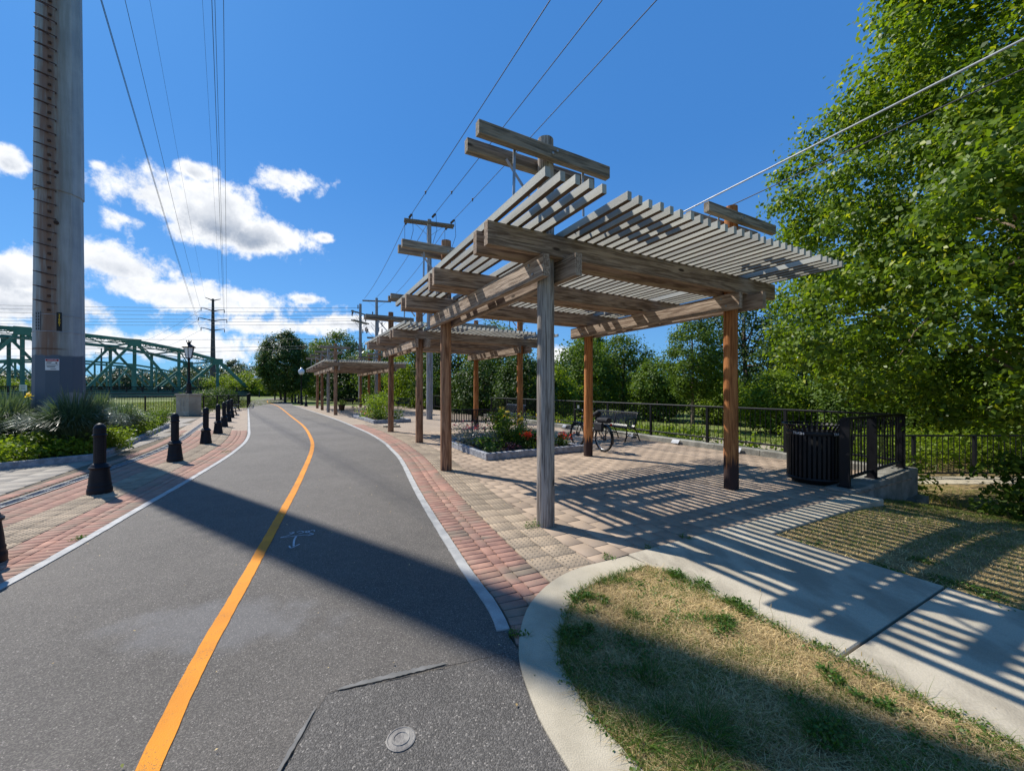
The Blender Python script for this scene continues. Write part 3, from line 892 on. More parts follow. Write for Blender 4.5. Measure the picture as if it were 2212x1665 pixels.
# granite edging stones flush with the path
def edging(name, arr_pts, parent_label, side, n_obj, mat):
    par = bpy.data.objects.new(name, None); COL.objects.link(par); par['kind'] = 'structure'
    pts = arr_pts; seg = 13; k = 0
    N = normals(pts); i = 0
    L = len(pts)
    while i < L - 2:
        j = min(L - 1, i + seg + random.randint(-2, 2))
        a = [pts[q] - N[q] * (0.042 + random.uniform(-.003, .003)) for q in range(i, j + 1)]
        b = [pts[q] + N[q] * (0.042 + random.uniform(-.003, .003)) for q in range(i, j + 1)]
        # open a 5 mm joint
        t = (pts[j] - pts[j - 1]).normalized() * 0.004
        a[-1] = a[-1] - t; b[-1] = b[-1] - t
        g = MB(); g.slab(a, b, -0.05, 0.009)
        g.build('edging_stone', mat, par)
        i = j
    return par
edging('granite_edging', Rcurb[3:], '', 1, 300, M['granite'])
edging('granite_edging', smooth([Vector((-3.05, 0.5))] + Lw, 0.1), '', -1, 300, M['granite'])

BR_S = piece_tmpl(0.0875, 0.190, 0.003); BR_L = piece_tmpl(0.191, 0.092, 0.003)
def ok_r(x, y):
    return not bool(inpoly(np.array([x]), np.array([y]), excl)[0])
sold, stre = [], []
RcN = Rcurb[2:]
NEARY = 17.5
for row_o in (0.155, 0.455):
    for p, n, a in along(offset(RcN, row_o), 0.0985):
        if p.y < NEARY and ok_r(p.x, p.y): sold.append((p.x, p.y, a))
for p, n, a in along(offset(RcN, 0.305), 0.2):
    if p.y < NEARY and ok_r(p.x, p.y): stre.append((p.x, p.y, a))
place('brick', BR_S, sold, plaza, M['brick'], 290, 'brick_courses')
place('stretcher_brick', BR_L, stre, plaza, M['brick'], 110, 'stretcher_courses')
# truncated-dome pavers
def tactile_tmpl(s=0.2475, nd=5):
    V, F = piece_tmpl(s, s)
    V = V.tolist(); F = [tuple(f) for f in F.tolist()]
    p = s / nd
    for i in range(nd):
        for j in range(nd):
            cx = -s / 2 + p * (i + .5); cy = -s / 2 + p * (j + .5); b = len(V)
            for r, z in ((0.0125, -0.0005), (0.0075, 0.0052)):
                for k in range(8):
                    q = 2 * math.pi * k / 8
                    V.append((cx + r * math.cos(q), cy + r * math.sin(q), z))
            for k in range(4):
                pass
            for k in range(8):
                k2 = (k + 1) % 8
                F.append((b + k, b + k2, b + 8 + k2, b + 8 + k))
            F.append((b + 8, b + 9, b + 10, b + 11)); F.append((b + 8, b + 11, b + 12, b + 15)); F.append((b + 12, b + 13, b + 14, b + 15))
    return np.array(V, float), np.array(F, int)
TAC = tactile_tmpl()
tacs = []
for row_o in (0.685, 0.940):
    for p, n, a in along(offset(RcN, row_o), 0.2555):
        if p.y < NEARY and ok_r(p.x, p.y): tacs.append((p.x, p.y, a))
tm = np_mesh('tactile_paver', TAC[0], TAC[1], M['tactile'])
for x, y, a in tacs:
    inst('tactile_paver', tm, plaza, (x, y, 0.0042 + random.uniform(-.0008, .0008)), (0, 0, a))
# tan field pavers, running bond
pav = []
LA, LB = 0.205, 0.285
for i in range(0, 68):
    a = -6.5 + LA * (i + 0.5)
    if a > 6.95: break
    for k in range(0, 100):
        b = -1.05 + LB * (k + 0.5) + (LB / 2 if i % 2 else 0)
        p = LF(a, b)
        if p.y > 14.5: continue
        if a < 3 and off_from(Rarr, RN, p.x, p.y) < 0.90: continue
        if not ok_r(p.x, p.y): continue
        pav.append((p.x, p.y, TH))
half = [(*LF(-6.5 + LA * (i + .5), -1.05 + LB * .25), TH) for i in range(1, 68, 2) if -6.5 + LA * (i + .5) < 6.95]
half = [h for h in half if ok_r(h[0], h[1]) and (h[0] > 1 or off_from(Rarr, RN, h[0], h[1]) > 0.9)]
place('half_paver', piece_tmpl(LA - 0.006, LB / 2 - 0.006), half, plaza, M['paver'], 80, 'half_paver_row')
place('paver', piece_tmpl(LA - 0.009, LB - 0.009, 0.003), pav, plaza, M['paver'], 300, 'paver_field')
# beyond that the single pieces are too small to see
fp = [p for p in poly]
g = MB()
fpoly = [LF(-6.5, 0)]
edge = [p + n * 0.06 for p, n in zip(Rcurb, normals(Rcurb))]
edge = [p for p in edge if p.y > 14.3]
fpoly = [LF(6.92, 6.2)] + [LF(6.92, 33)] + [edge[-1]] + list(reversed(edge[::5])) + [edge[0]]
fpoly = [p for p in fpoly]
g.add([(p.x, p.y, -0.0075) for p in fpoly], [tuple(range(len(fpoly)))])
o = g.build('distant_paving', M['far_paving'], plaza)

# concrete band round the corner lawn, with score joints
g = MB()
band = bpy.data.objects.new('concrete_band', None); COL.objects.link(band); band['kind'] = 'structure'
cuts = [0, 22, 59]
for a, b in zip(cuts, cuts[1:]):
    g = MB(); q0 = BO60[a:b + 1]; q1 = BI60[a:b + 1]
    if b == 59:
        pass
    g.slab(q0, q1, -0.12, 0.013)
    g.build('band_section', M['concrete'], band)
    BO60[b] = BO60[b]
# sidewalk slabs
walk = bpy.data.objects.new('sidewalk', None); COL.objects.link(walk); walk['kind'] = 'structure'
def slab_ab(a0, a1, b0, b1, z0, z1, name, mat, par, ch=0.008):
    g = MB()
    def q(a, b, z): return LF(a, b, z)
    vs = [q(a0, b0, z0), q(a1, b0, z0), q(a1, b1, z0), q(a0, b1, z0),
          q(a0, b0, z1 - ch), q(a1, b0, z1 - ch), q(a1, b1, z1 - ch), q(a0, b1, z1 - ch),
          q(a0 + ch, b0 + ch, z1), q(a1 - ch, b0 + ch, z1), q(a1 - ch, b1 - ch, z1), q(a0 + ch, b1 - ch, z1)]
    fs = [(3, 2, 1, 0), (8, 9, 10, 11)]
    for k in (0, 4):
        for i in range(4):
            j = (i + 1) % 4
            fs.append((k + i, k + j, k + 4 + j, k + 4 + i))
    g.add(vs, fs)
    return g.build(name, mat, par)
slab_ab(0.235, 1.97, -2.685, -1.06, -0.1, 0.012, 'walk_slab', M['broom'], walk)
slab_ab(0.235, 1.97, -4.25, -2.70, -0.1, 0.010, 'walk_slab', M['broom'], walk)
slab_ab(0.235, 1.97, -5.8, -4.265, -0.1, 0.011, 'walk_slab', M['broom'], walk)
slab_ab(0.235, 1.97, -9.0, -5.815, -0.1, 0.010, 'walk_slab', M['broom'], walk)
slab_ab(1.985, 4.78, -1.40, -1.065, -0.25, 0.010, 'walk_kerb_slab', M['concrete'], walk)

# right lawn, falling gently towards the lower path
def lawn_z(a):
    return max(-0.012 - 0.030 * max(0.0, a - 3.2) ** 2, -0.5034)
av = [1.975, 2.3, 2.7, 3.1, 3.5, 4.0, 4.4, 4.8, 5.2, 5.6, 6.0, 6.4, 6.8, 7.2, 7.55, 8.0, 8.4, 9, 10, 11, 12.5, 14, 16]
bv = [-9, -8, -7, -6, -5.2, -4.6, -4, -3.5, -3, -2.6, -2.2, -1.8, -1.4, -1.06, -0.7, -0.3, 0.2, 0.7, 1.2]
g = MB()
for i in range(len(av) - 1):
    for j in range(len(bv) - 1):
        if av[i] < 7.19 and bv[j] >= -1.07: continue
        if av[i] < 4.79 and bv[j] >= -1.41 and False: continue
        c = []
        for a, b in ((av[i], bv[j]), (av[i + 1], bv[j]), (av[i + 1], bv[j + 1]), (av[i], bv[j + 1])):
            c.append(LF(a, b, lawn_z(a)))
        g.add(c, [(0, 1, 2, 3)])
tag(g.build('lawn', M['lawn'], smooth=True), kind='structure')
g = MB(); g.add([(p[0], p[1], 0.003) for p in corner_poly], [tuple(range(len(corner_poly)))])
tag(g.build('corner_lawn', M['lawn']), kind='structure')
# lower path beside the slope and the gravel track behind the railing
g = MB(); g.add([(8.15, 8.55, -0.496), (18, 8.55, -0.496), (18, 9.3, -0.496), (8.15, 9.3, -0.496)], [(0, 1, 2, 3)])
tag(g.build('lower_path', M['concrete']), kind='structure')
g = MB(); g.strip([LF(10.5, -2), LF(10.8, 4), LF(11.2, 9), LF(11.5, 20)], [LF(13.0, -2), LF(13.4, 4), LF(14.2, 9), LF(14.5, 20)], -0.54)
tag(g.build('gravel_track', M['gravel']), kind='structure')

# ------------------------------------------------------------------ left terrace
Lext = smooth([Vector((-3.05, 0.5))] + Lw, 0.1)
lo = [p - n * 0.05 for p, n in zip(Lext, normals(Lext))]
bed = [Vector((-9.25, 8.75)), Vector((-14.4, 16.4)), Vector((-18.2, 13.9)), Vector((-13.6, 6.6)), Vector((-10.3, 7.1))]
terr = lo[::5] + [lo[-1], Vector((-24.6, 31.5)), Vector((-21.2, 24.6)), Vector((-32, 23.4)), Vector((-30, -4)), Vector((-4, -4))]
g = MB(); g.add([(p.x, p.y, -0.014) for p in terr], [tuple(range(len(terr)))])
terrace = tag(g.build('terrace_paving', M['joint']), kind='structure')
sold, stre = [], []
bedp = [(p.x, p.y) for p in bed]
for row_o in (0.155, 0.455, 1.165, 1.365, 1.565, 2.06):
    for p, n, a in along(offset(Lext, -row_o), 0.0985):
        if 2.0 < p.y < 15 and -p.x / p.y < 1.75: sold.append((p.x, p.y, a))
for p, n, a in along(offset(Lext, -0.305), 0.2):
    if 2.0 < p.y < 15: stre.append((p.x, p.y, a))
place('brick', BR_S, sold, terrace, M['brick'], 300, 'brick_courses')
place('stretcher_brick', BR_L, stre, terrace, M['brick'], 80, 'stretcher_courses')
for row_o in (0.685, 0.940):
    for p, n, a in along(offset(Lext, -row_o), 0.2555):
        if 2.0 < p.y < 17 and -p.x / p.y < 1.75: inst('tactile_paver', tm, terrace, (p.x, p.y, 0.0025), (0, 0, a))
gp = []
for i in range(-60, 60):
    for k in range(-60, 60):
        p = Vector((-9, 8)) + VX * (i * 0.455) + UX * (k * 0.455 + (0.2275 if i % 2 else 0))
        if not (-1.5 < p.y < 23 and p.x > -24 and p.x < -4): continue
        if off_from(Larr, LN, p.x, p.y) > -2.34: continue
        if p.y > 21.5: continue
        gp.append((p.x, p.y, TH))
place('grey_paver', piece_tmpl(0.448, 0.448), gp, terrace, M['grey_paver'], 200, 'grey_paver_field')
g = MB()
ft = [p for p in lo if p.y > 14.6]
fo = [p - n * 2.25 for p, n in zip(Lext, normals(Lext)) if p.y > 14.6]
m_ = min(len(ft), len(fo)); g.strip(ft[:m_], fo[:m_], -0.006)
g.build('distant_paving', M['far_paving'], terrace)
# trench drain with cast scroll grates
drain = bpy.data.objects.new('trench_drain', None); COL.objects.link(drain); drain['kind'] = 'structure'
dl = along(offset(Lext, -1.765), 0.5)
gm = MB()
gm.box((0, 0.075, -0.01), (0.496, 0.018, 0.03)); gm.box((0, -0.075, -0.01), (0.496, 0.018, 0.03))
gm.box((-0.243, 0, -0.01), (0.01, 0.132, 0.028)); gm.box((0.243, 0, -0.01), (0.01, 0.132, 0.028))
for cxx, sy in ((-0.12, 1), (0.12, -1)):
    for rr in (0.035, 0.062, 0.089, 0.116):
        arc = []
        for k in range(9):
            q = math.pi * k / 8
            arc.append((cxx + rr * math.cos(q), sy * (-0.066 + min(0.132, rr * math.sin(q) * 1.15)), -0.003))
        gm.tube(arc, 0.0065, 4, True)
gm.box((0, 0, -0.035), (0.496, 0.15, 0.01), mi=1)
gme = gm.mesh('grate', [M['grate'], M['dark']])
for p, n, a in dl:
    if 1.8 < p.y < 20: inst('grate', gme, drain, (p.x, p.y, 0.004), (0, 0, a))

# ------------------------------------------------------------------ pergolas
D = 3.475
ZC0, ZC1 = 2.775, 3.02          # cross beams
ZP1 = 3.265                     # purlin top
def post_mesh(mat, seed, flare=0.0):
    r = random.Random(seed)
    prof = []
    n = 14; H = 4.42
    for i in range(n + 1):
        z = H * i / n
        prof.append((0.106 - 0.010 * z / H + r.uniform(-0.0025, 0.0025), z))
    prof[-1] = (prof[-1][0] - 0.006, H - 0.004)
    prof.append((0.075, H))
    g = MB(); g.lathe(prof, 22)
    # slight bow and out-of-round
    ax, ay = r.uniform(-.012, .012), r.uniform(-.012, .012)
    ph = r.uniform(0, 6)
    vv = []
    for x, y, z in g.v:
        q = math.atan2(y, x); rr = math.hypot(x, y) * (1 + 0.025 * math.sin(2 * q + ph) + 0.012 * math.sin(5 * q + ph * 2 + z))
        s = math.sin(math.pi * z / H)
        vv.append((rr * math.cos(q) + ax * s, rr * math.sin(q) + ay * s, z))
    g.v = vv
    me = g.mesh('post', mat, smooth=True)
    me.set_sharp_from_angle(angle=R(40))
    return me
slat_len0, slat_len1 = -1.15, 1.0
arm_g = MB(); arm_g.beam((-0.86, 0, 0), (0.86, 0, 0), 0.085, 0.142, 0.006, seg=4, wob=0.002)
ARM = arm_g.mesh('crossarm', M['w_arm_x'])
bolt_g = MB(); bolt_g.lathe([(0.016, 0), (0.016, 0.012), (0.010, 0.016)], 8)
BOLT = bolt_g.mesh('bolt', M['galv'])
def strap_mesh(p0, p1):
    g = MB(); g.beam(p0, p1, 0.032, 0.006, up=(0, 1, 0)); return g
def pergola(label, loc, rz, bays, posts, seed):
    """posts: list of materials for (0,0),(D,0),(0,D),(D,D)..."""
    t = thing('pergola', label, 'pergola', (loc[0], loc[1], 0), rz)
    r = random.Random(seed)
    LB_ = D * bays
    k = 0
    for j in range(bays + 1):
        for i in range(2):
            po = inst('post', post_mesh(M[posts[k % len(posts)]], seed * 10 + k), t, (i * D, j * D, 0), (0, 0, r.uniform(0, 6)))
            k += 1
    # paired cross beams bolted either side of the post rows
    for i in range(2):
        for s, e0, e1 in ((-1, -0.24, 0.42), (1, -0.42, 0.24)):
            g = MB(); g.beam((0, e0, 0), (0, LB_ + e1, 0), 0.088, ZC1 - ZC0 - 0.002, 0.006, seg=6, wob=0.003)
            g.build('cross_beam', M['w_beam_y'], t).location = (i * D + s * 0.149, 0, (ZC0 + ZC1) / 2)
    for j in range(bays + 1):
        for i in range(2):
            for s in (-1, 1):
                for e in (-1, 1):
                    inst('bolt', BOLT, t, (i * D + s * 0.193, j * D + e * 0.04, (ZC0 + ZC1) / 2 + e * 0.06), (0, R(90) * s, 0))
    # paired purlins on top
    for j in range(2 * bays + 1):
        y = j * D / 2
        for s in (-1, 1):
            g = MB(); g.beam((-0.82 + r.uniform(-.02, .02), 0, 0), (D + 0.86 + r.uniform(-.02, .02), 0, 0), 0.088, ZP1 - ZC1 - 0.002, 0.006, seg=6, wob=0.003)
            g.build('purlin', M['w_beam_x'], t).location = (0, y + s * 0.149, (ZC1 + ZP1) / 2)
    # slats
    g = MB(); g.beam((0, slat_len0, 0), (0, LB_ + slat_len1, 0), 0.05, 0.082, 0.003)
    # downward faces take a brown wood darkened to carry the shade underneath
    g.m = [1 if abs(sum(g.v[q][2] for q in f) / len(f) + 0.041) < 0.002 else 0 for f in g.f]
    sm = g.mesh('slat', [M['slat'], M['w_slat_under_shade']], fix=False)
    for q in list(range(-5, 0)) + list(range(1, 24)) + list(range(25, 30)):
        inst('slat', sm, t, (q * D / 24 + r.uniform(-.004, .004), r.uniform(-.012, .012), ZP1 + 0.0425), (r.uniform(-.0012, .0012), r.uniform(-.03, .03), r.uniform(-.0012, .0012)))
    # crossarms with steel braces
    for j in range(bays + 1):
        for i in range(2):
            x, y = i * D, j * D
            dxs = r.uniform(-.06, .06)
            for s in (-1, 1):
                dz_ = 4.175 if s < 0 else 4.165
                inst('crossarm', ARM, t, (x + dxs, y + s * 0.146, dz_), (0, r.uniform(-.006, .006), r.uniform(-.008, .008)))
                for e in (-1, 1):
                    inst('bolt', BOLT, t, (x + e * 0.03, y + s * (0.146 + 0.0425 * 1), dz_ + e * 0.02), (R(90) * (1 if s < 0 else -1), 0, 0))
            for e in (-1, 1):
                # rear braces run to the pole, front ones have swung loose and hang straight
                g = strap_mesh((x + e * 0.46, y + 0.096, 4.12), (x + e * 0.10, y + 0.106, 3.72))
                g.build('brace', M['galv'], t)
                if i == 0 or e < 0:
                    g = strap_mesh((x + e * 0.46, y - 0.098, 4.15), (x + e * 0.47, y - 0.098, 3.60))
                    g.build('brace', M['galv'], t)
    return t
pergola('timber pergola with grey front post standing where sidewalk meets plaza', P1, TH, 1,
        ['w_post_grey', 'w_post_orange', 'w_post_brown', 'w_post_orange'], 1)
PB = G(906, 956).to_2d(); THB = R(30.5)
pergola('timber pergola with bench backed between its posts beyond the flower bed', PB, THB, 1,
        ['w_post_brown', 'w_post_orange', 'w_post_brown', 'w_post_orange'], 2)
PC = G(725, 896).to_2d(); THC = R(32)
pergola('long three-bay timber pergola at the far end of the plaza', PC, THC, 3,
        ['w_post_brown', 'w_post_grey', 'w_post_grey', 'w_post_orange', 'w_post_brown', 'w_post_orange', 'w_post_brown', 'w_post_brown'], 3)

# ------------------------------------------------------------------ transmission monopole
MP = Vector((-12.45, 10.8))
MROT = math.atan2(-MP.x, MP.y)
mono = thing('transmission_pole', 'huge tapered grey steel transmission pole with rusty climbing steps and danger sign', 'power pole', (MP.x, MP.y, 0), MROT)
def rad(z):
    return 0.505 - 0.0085 * z
def shaft(z0, z1, dr, name):
    g = MB(); g.lathe([(rad(z0) + dr, z0), (rad((z0 + z1) / 2) + dr, (z0 + z1) / 2), (rad(z1) + dr, z1)], 12)
    ob = g.build(name, M['monopole'], mono)
    return ob
shaft(-0.3, 7.15, 0.0, 'lower_shaft')
shaft(6.88, 40.0, 0.024, 'upper_shaft')
ga = R(-113)                       # step line: a little left of the side that faces the path
for i in range(27):
    z = 3.85 + 0.373 * i
    rr = rad(z) + (0.024 if z > 6.88 else 0) - 0.012
    bx, by = rr * math.cos(ga), rr * math.sin(ga)
    g = MB()
    # bent-rod loop
    ox, oy = math.cos(ga), math.sin(ga)
    tx, ty = -0.93, 0.16
    lp = [(0.10, 0.02, 0.0), (0.11, -0.10, -0.01), (0.04, -0.13, -0.02), (-0.12, -0.11, 0.0), (-0.22, -0.07, 0.03), (-0.27, -0.01, 0.05), (-0.25, 0.05, 0.06), (-0.14, 0.0, 0.04), (-0.02, -0.02, 0.01)]
    pts = [(x, y, zz) for x, y, zz in lp]
    g.tube(pts, 0.012, 6)
    ob = g.build('step', M['rust'], mono, smooth=True)
    ob.location = (bx, by + 0.0, z)
    if i < 26:
        g = MB(); g.box((0, 0, 0), (0.055, 0.05, 0.06)); ob = g.build('step_clip', M['rust'], mono)
        rr2 = rad(z - .19) + (0.024 if z - .19 > 6.88 else 0)
        ob.location = (rr2 * math.cos(ga) * 0.985, rr2 * math.sin(ga) * 0.985, z - 0.19); ob.rotation_euler = (0, 0, ga + math.pi / 2)
def on_pole(ang, z, extra=0.0):
    rr = (rad(z) + extra)
    return (rr * math.cos(ang), rr * math.sin(ang), z), ang + math.pi / 2
# danger sign
(px_, py_, pz_), rr_ = on_pole(R(-105), 2.22, -0.004)
sg = MB(); sg.box((0, 0, 0), (0.25, 0.014, 0.30)); sgn = sg.build('sign', M['white'], mono)
sgn.location = (px_, py_, pz_); sgn.rotation_euler = (0, 0, rr_)
h_ = MB(); h_.box((0, -0.0095, 0.115), (0.235, 0.004, 0.055)); h_.build('sign_header', M['red_sign'], sgn)
h_ = MB()
for zz, w, x0 in ((0.062, 0.10, -0.05), (0.045, 0.08, -0.06), (0.005, 0.22, 0), (-0.04, 0.16, -0.02), (-0.065, 0.14, -0.02), (-0.115, 0.10, 0.02)):
    h_.box((x0, -0.0085, zz), (w, 0.003, 0.011))
h_.add([(0.05, -0.009, 0.06), (0.10, -0.009, 0.065), (0.075, -0.009, 0.02)], [(0, 1, 2)])
h_.build('sign_lines', M['black_paint'], sgn)
tme = text_mesh('DANGER', 0.042, M['letter_white'], 0.0006)
inst('lettering', tme, sgn, (0, -0.0122, 0.115), (R(90), 0, 0))
# pole number plate
(px_, py_, pz_), rr_ = on_pole(R(-90.5), 3.37, 0.002)
pg = MB(); pg.box((0, 0, 0), (0.095, 0.008, 0.50)); plate = pg.build('number_plate', M['black_paint'], mono)
plate.location = (px_, py_, pz_); plate.rotation_euler = (0, 0, rr_)
for i, ch in enumerate('31981'):
    inst('digit', text_mesh(ch, 0.088, M['yellow_paint'], 0.0006), plate, (0, -0.0055, 0.17 - i * 0.066), (R(90), 0, 0))
for ang in (-146, -138):
    (px_, py_, pz_), rr_ = on_pole(R(ang), 3.36, 0.001)
    pg = MB(); pg.box((0, 0, 0), (0.062, 0.006, 0.52)); lb = pg.build('number_strip', M['far_grey'], mono)
    lb.location = (px_, py_, pz_); lb.rotation_euler = (0, 0, rr_)
    pg = MB()
    for i in range(6): pg.box((0, -0.0045, 0.20 - i * 0.08), (0.03, 0.003, 0.052))
    pg.build('number_strip_marks', M['black_paint'], lb)
for z in (3.55, 3.10):
    g = MB(); g.lathe([(rad(z) + 0.004, z - 0.008), (rad(z) + 0.009, z), (rad(z) + 0.004, z + 0.008)], 24, cap=False)
    g.build('steel_band', M['galv'], mono)
for ang, z in ((-97, 7.35), (-97, 6.0)):
    (px_, py_, pz_), rr_ = on_pole(R(ang), z, 0.0)
    g = MB(); g.lathe([(0.05, 0), (0.05, 0.02), (0.02, 0.024)], 12); ob = g.build('plug', M['rust'], mono)
    ob.location = (px_, py_, pz_); ob.rotation_euler = (R(90), 0, rr_)
# davit arms above
AX = Vector((math.cos(-MROT), math.sin(-MROT)))
def line_perp():
    d = (FARP - MP).normalized()
    return Vector((d.y, -d.x))
FARP = Vector(((460 - CXP) / FPX * 122, 122.0))
lp = line_perp()
inv = Matrix.Rotation(-MROT, 2)
for z, w in ((28.5, 2.9), (31.3, 3.5), (35.3, 2.9), (39.0, 1.9)):
    for s in (-1, 1):
        e = inv @ (lp * s * w)
        g = MB(); g.tube([(0, 0, z - 0.25), (e.x * .5, e.y * .5, z + 0.15), (e.x, e.y, z + 0.35)], [0.14, 0.10, 0.06], 8)
        g.build('davit_arm', M['monopole'], mono)

def far_pole(label, P, H, mat):
    t = thing('transmission_pole', label, 'power pole', (P.x, P.y, -0.1))
    g = MB(); g.lathe([(0.85, 0), (0.32, H)], 12); g.build('shaft', mat, t)
    k = H / 30.0
    for z, w in ((20.3, 2.9), (23.3, 3.5), (26.4, 2.9), (29.6, 1.9)):
        for s in (-1, 1):
            e = lp * s * w
            g = MB(); g.tube([(0, 0, (z - 0.2) * k), (e.x * .5 * k, e.y * .5 * k, (z + .25) * k), (e.x * k, e.y * k, (z + .55) * k)], [0.2, 0.14, 0.10], 6)
            g.build('davit_arm', mat, t)
            if z < 29:
                g = MB(); g.lathe([(0.09, 0), (0.12, -0.4), (0.09, -1.0)], 6, (e.x * k, e.y * k, (z + .5) * k)); g.build('insulator', M['far_steel'], t)
    return t
far_pole('dark steel transmission pole rising beyond the green bridge portal', FARP, 29.9, M['far_steel'])
FP2 = Vector(((219 - CXP) / FPX * 262, 262.0))
far_pole('small distant transmission pole seen through the bridge truss', FP2, 29.5, M['far_steel'])
# conductors
def catenary(a, b, sag, n=24):
    a = Vector(a); b = Vector(b)
    return [a.lerp(b, i / n) - Vector((0, 0, sag * 4 * (i / n) * (1 - i / n))) for i in range(n + 1)]
def wire(a, b, sag, r, label, group, mat='wire', n=24, name='overhead_wire'):
    g = MB(); g.tube(catenary(a, b, sag, n), r, 5)
    o = Vector(a)
    return tag(g.build(name, M[mat], None, True, org=(0, 0, 0)), label, 'wire', group)
for z, w, zn in ((20.3, 2.9, 28.5), (23.3, 3.5, 31.3), (26.4, 2.9, 35.3)):
    for s in (-1, 1):
        a = Vector((MP.x + lp.x * w * s, MP.y + lp.y * w * s, zn + 0.3))
        b = Vector((FARP.x + lp.x * w * s, FARP.y + lp.y * w * s, z - 0.4))
        wire(a, b, 1.6, 0.021, 'transmission wire between steel poles on the %s arm, %s side' % ({20.3: 'lowest', 23.3: 'middle', 26.4: 'upper'}[z], 'river' if s < 0 else 'path'), 'transmission wires')
        b2 = Vector((FP2.x + lp.x * w * s, FP2.y + lp.y * w * s, z - 0.4))
        if s < 0: wire(b, b2, 4.0, 0.03, 'faint transmission wire between the distant steel poles on the %s arm' % {20.3: 'lowest', 23.3: 'middle', 26.4: 'upper'}[z], 'far transmission wires')
for s in (-1, 1):
    wire((MP.x + lp.x * 1.9 * s, MP.y + lp.y * 1.9 * s, 39.3), (FARP.x + lp.x * 1.9 * s, FARP.y + lp.y * 1.9 * s, 29.9), 1.2, 0.012,
         'fine shield wire between the tips of the transmission poles, %s side' % ('river' if s < 0 else 'path'), 'shield wires')

# ------------------------------------------------------------------ wooden utility poles
def insul(g, p, ax, mi=1):
    p = Vector(p); ax = Vector(ax).normalized()
    for k in range(4):
        q = p + ax * (0.10 + 0.13 * k)
        g.tube([q - ax * .035, q, q + ax * .035], [0.02, 0.062, 0.02], 8, mi=mi)
    g.tube([p, p + ax * 0.62], 0.014, 5, mi=mi)
def util_pole(label, P, H, armdir, arms, r0=0.17, extra=True):
    t = thing('utility_pole', label, 'utility pole', (P.x, P.y, -0.02))
    g = MB(); g.lathe([(r0, 0), (r0 * 0.62, H)], 14); g.build('pole', M['w_util'], t, autosmooth=40)
    ad = Vector((armdir[0], armdir[1], 0)).normalized(); pd = Vector((-ad.y, ad.x, 0))
    for z, w, dbl in arms:
        for s in ((-1, 1) if dbl else (1,)):
            o = pd * (0.13 * s)
            g = MB(); g.beam(Vector((0, 0, z)) - ad * w + o, Vector((0, 0, z)) + ad * w + o, 0.095, 0.12, 0.006); g.build('crossarm', M['w_arm_x'], t)
        for s in (-1, 1):
            g = MB(); g.beam(ad * (0.75 * s) + Vector((0, 0, z - .05)) + pd * .1, Vector((0, 0, z - 0.65)) + pd * .1, 0.03, 0.012); g.build('brace', M['galv'], t)
    return t, ad, pd
UA = G(927.5, 905).to_2d()
WD = Vector((0.476, -0.88, 0))         # run of the distribution line
adA = (0.95, 0.31)
tA, ad, pd = util_pole('grey wooden utility pole with double crossarm rising through the second pergola', UA, 10.6, adA, [(10.4, 1.3, True)])
wires_at = []
for k, off_ in enumerate((-1.08, 0.10, 1.08)):
    base = ad * off_ + Vector((0, 0, 10.5 if off_ != 0.10 else 10.68))
    for sgn, dd in ((1, WD), (-1, -WD)):
        g = MB(); dirv_ = (dd + Vector((0, 0, -0.06))); insul(g, base + dd * 0.14, dirv_, 0)
        g.build('insulator', M['far_steel'], tA)
    p = base + Vector((UA.x, UA.y, -0.02))
    wires_at.append(p)
    g = MB(); q0 = base + WD * 0.8; q1 = base - WD * 0.8
    g.tube([q0, q0 + Vector((0.05, 0, -0.9)), base + Vector((0, 0, -1.6)), q1 + Vector((0, 0, -0.9)), q1], 0.012, 5); g.build('jumper', M['wire'], tA)
# conduit and switch gear on the pole
g = MB(); g.tube([(0.17, -0.08, 0.4), (0.165, -0.08, 7.2)], 0.035, 8); g.build('conduit', M['galv'], tA)
g = MB(); g.box((0.02, -0.22, 2.3), (0.10, 0.10, 0.22)); g.build('meter_box', M['far_grey'], tA)
UB = Vector(((813.6 - CXP) / FPX * 35, 35.0)); UC = Vector(((778.5 - CXP) / FPX * 39, 39.0))
tB, adB, pdB = util_pole('wooden utility pole with single crossarm and hanging switches beyond first poles', UB, 9.75, (0.98, 0.2), [(9.5, 1.22, False), (6.2, 0.8, True)], 0.18)
tC, adC, pdC = util_pole('dark wooden utility pole where the river crossing wires end', UC, 10.1, (0.25, 0.97), [(9.2, 1.2, False), (8.3, 1.2, True), (5.6, 0.7, False)], 0.19)
for t_, n_, H_ in ((tB, 8, 9.5), (tC, 12, 9.9)):
    for k in range(n_):
        z = random.uniform(5.2, H_); a_ = random.uniform(0, 6.28); rr = random.uniform(0.15, 0.95)
        g = MB(); g.lathe([(0.03, 0), (0.06, .1), (0.045, .22), (0.06, .3), (0.02, .42)], 7, (rr * math.cos(a_), rr * 0.5 * math.sin(a_), z)); g.build('insulator', M['far_steel'], t_)
    for k in range(6):
        z = random.uniform(5.5, H_ - 1); a_ = random.uniform(0, 6.28)
        p0 = Vector((0.8 * math.cos(a_), 0.5 * math.sin(a_), z)); p1 = Vector((-0.5 * math.cos(a_), -0.4 * math.sin(a_), z - random.uniform(-0.8, .8)))
        g = MB(); g.tube(catenary(p0, p1, 0.5, 8), 0.014, 4); g.build('jumper', M['wire'], t_)
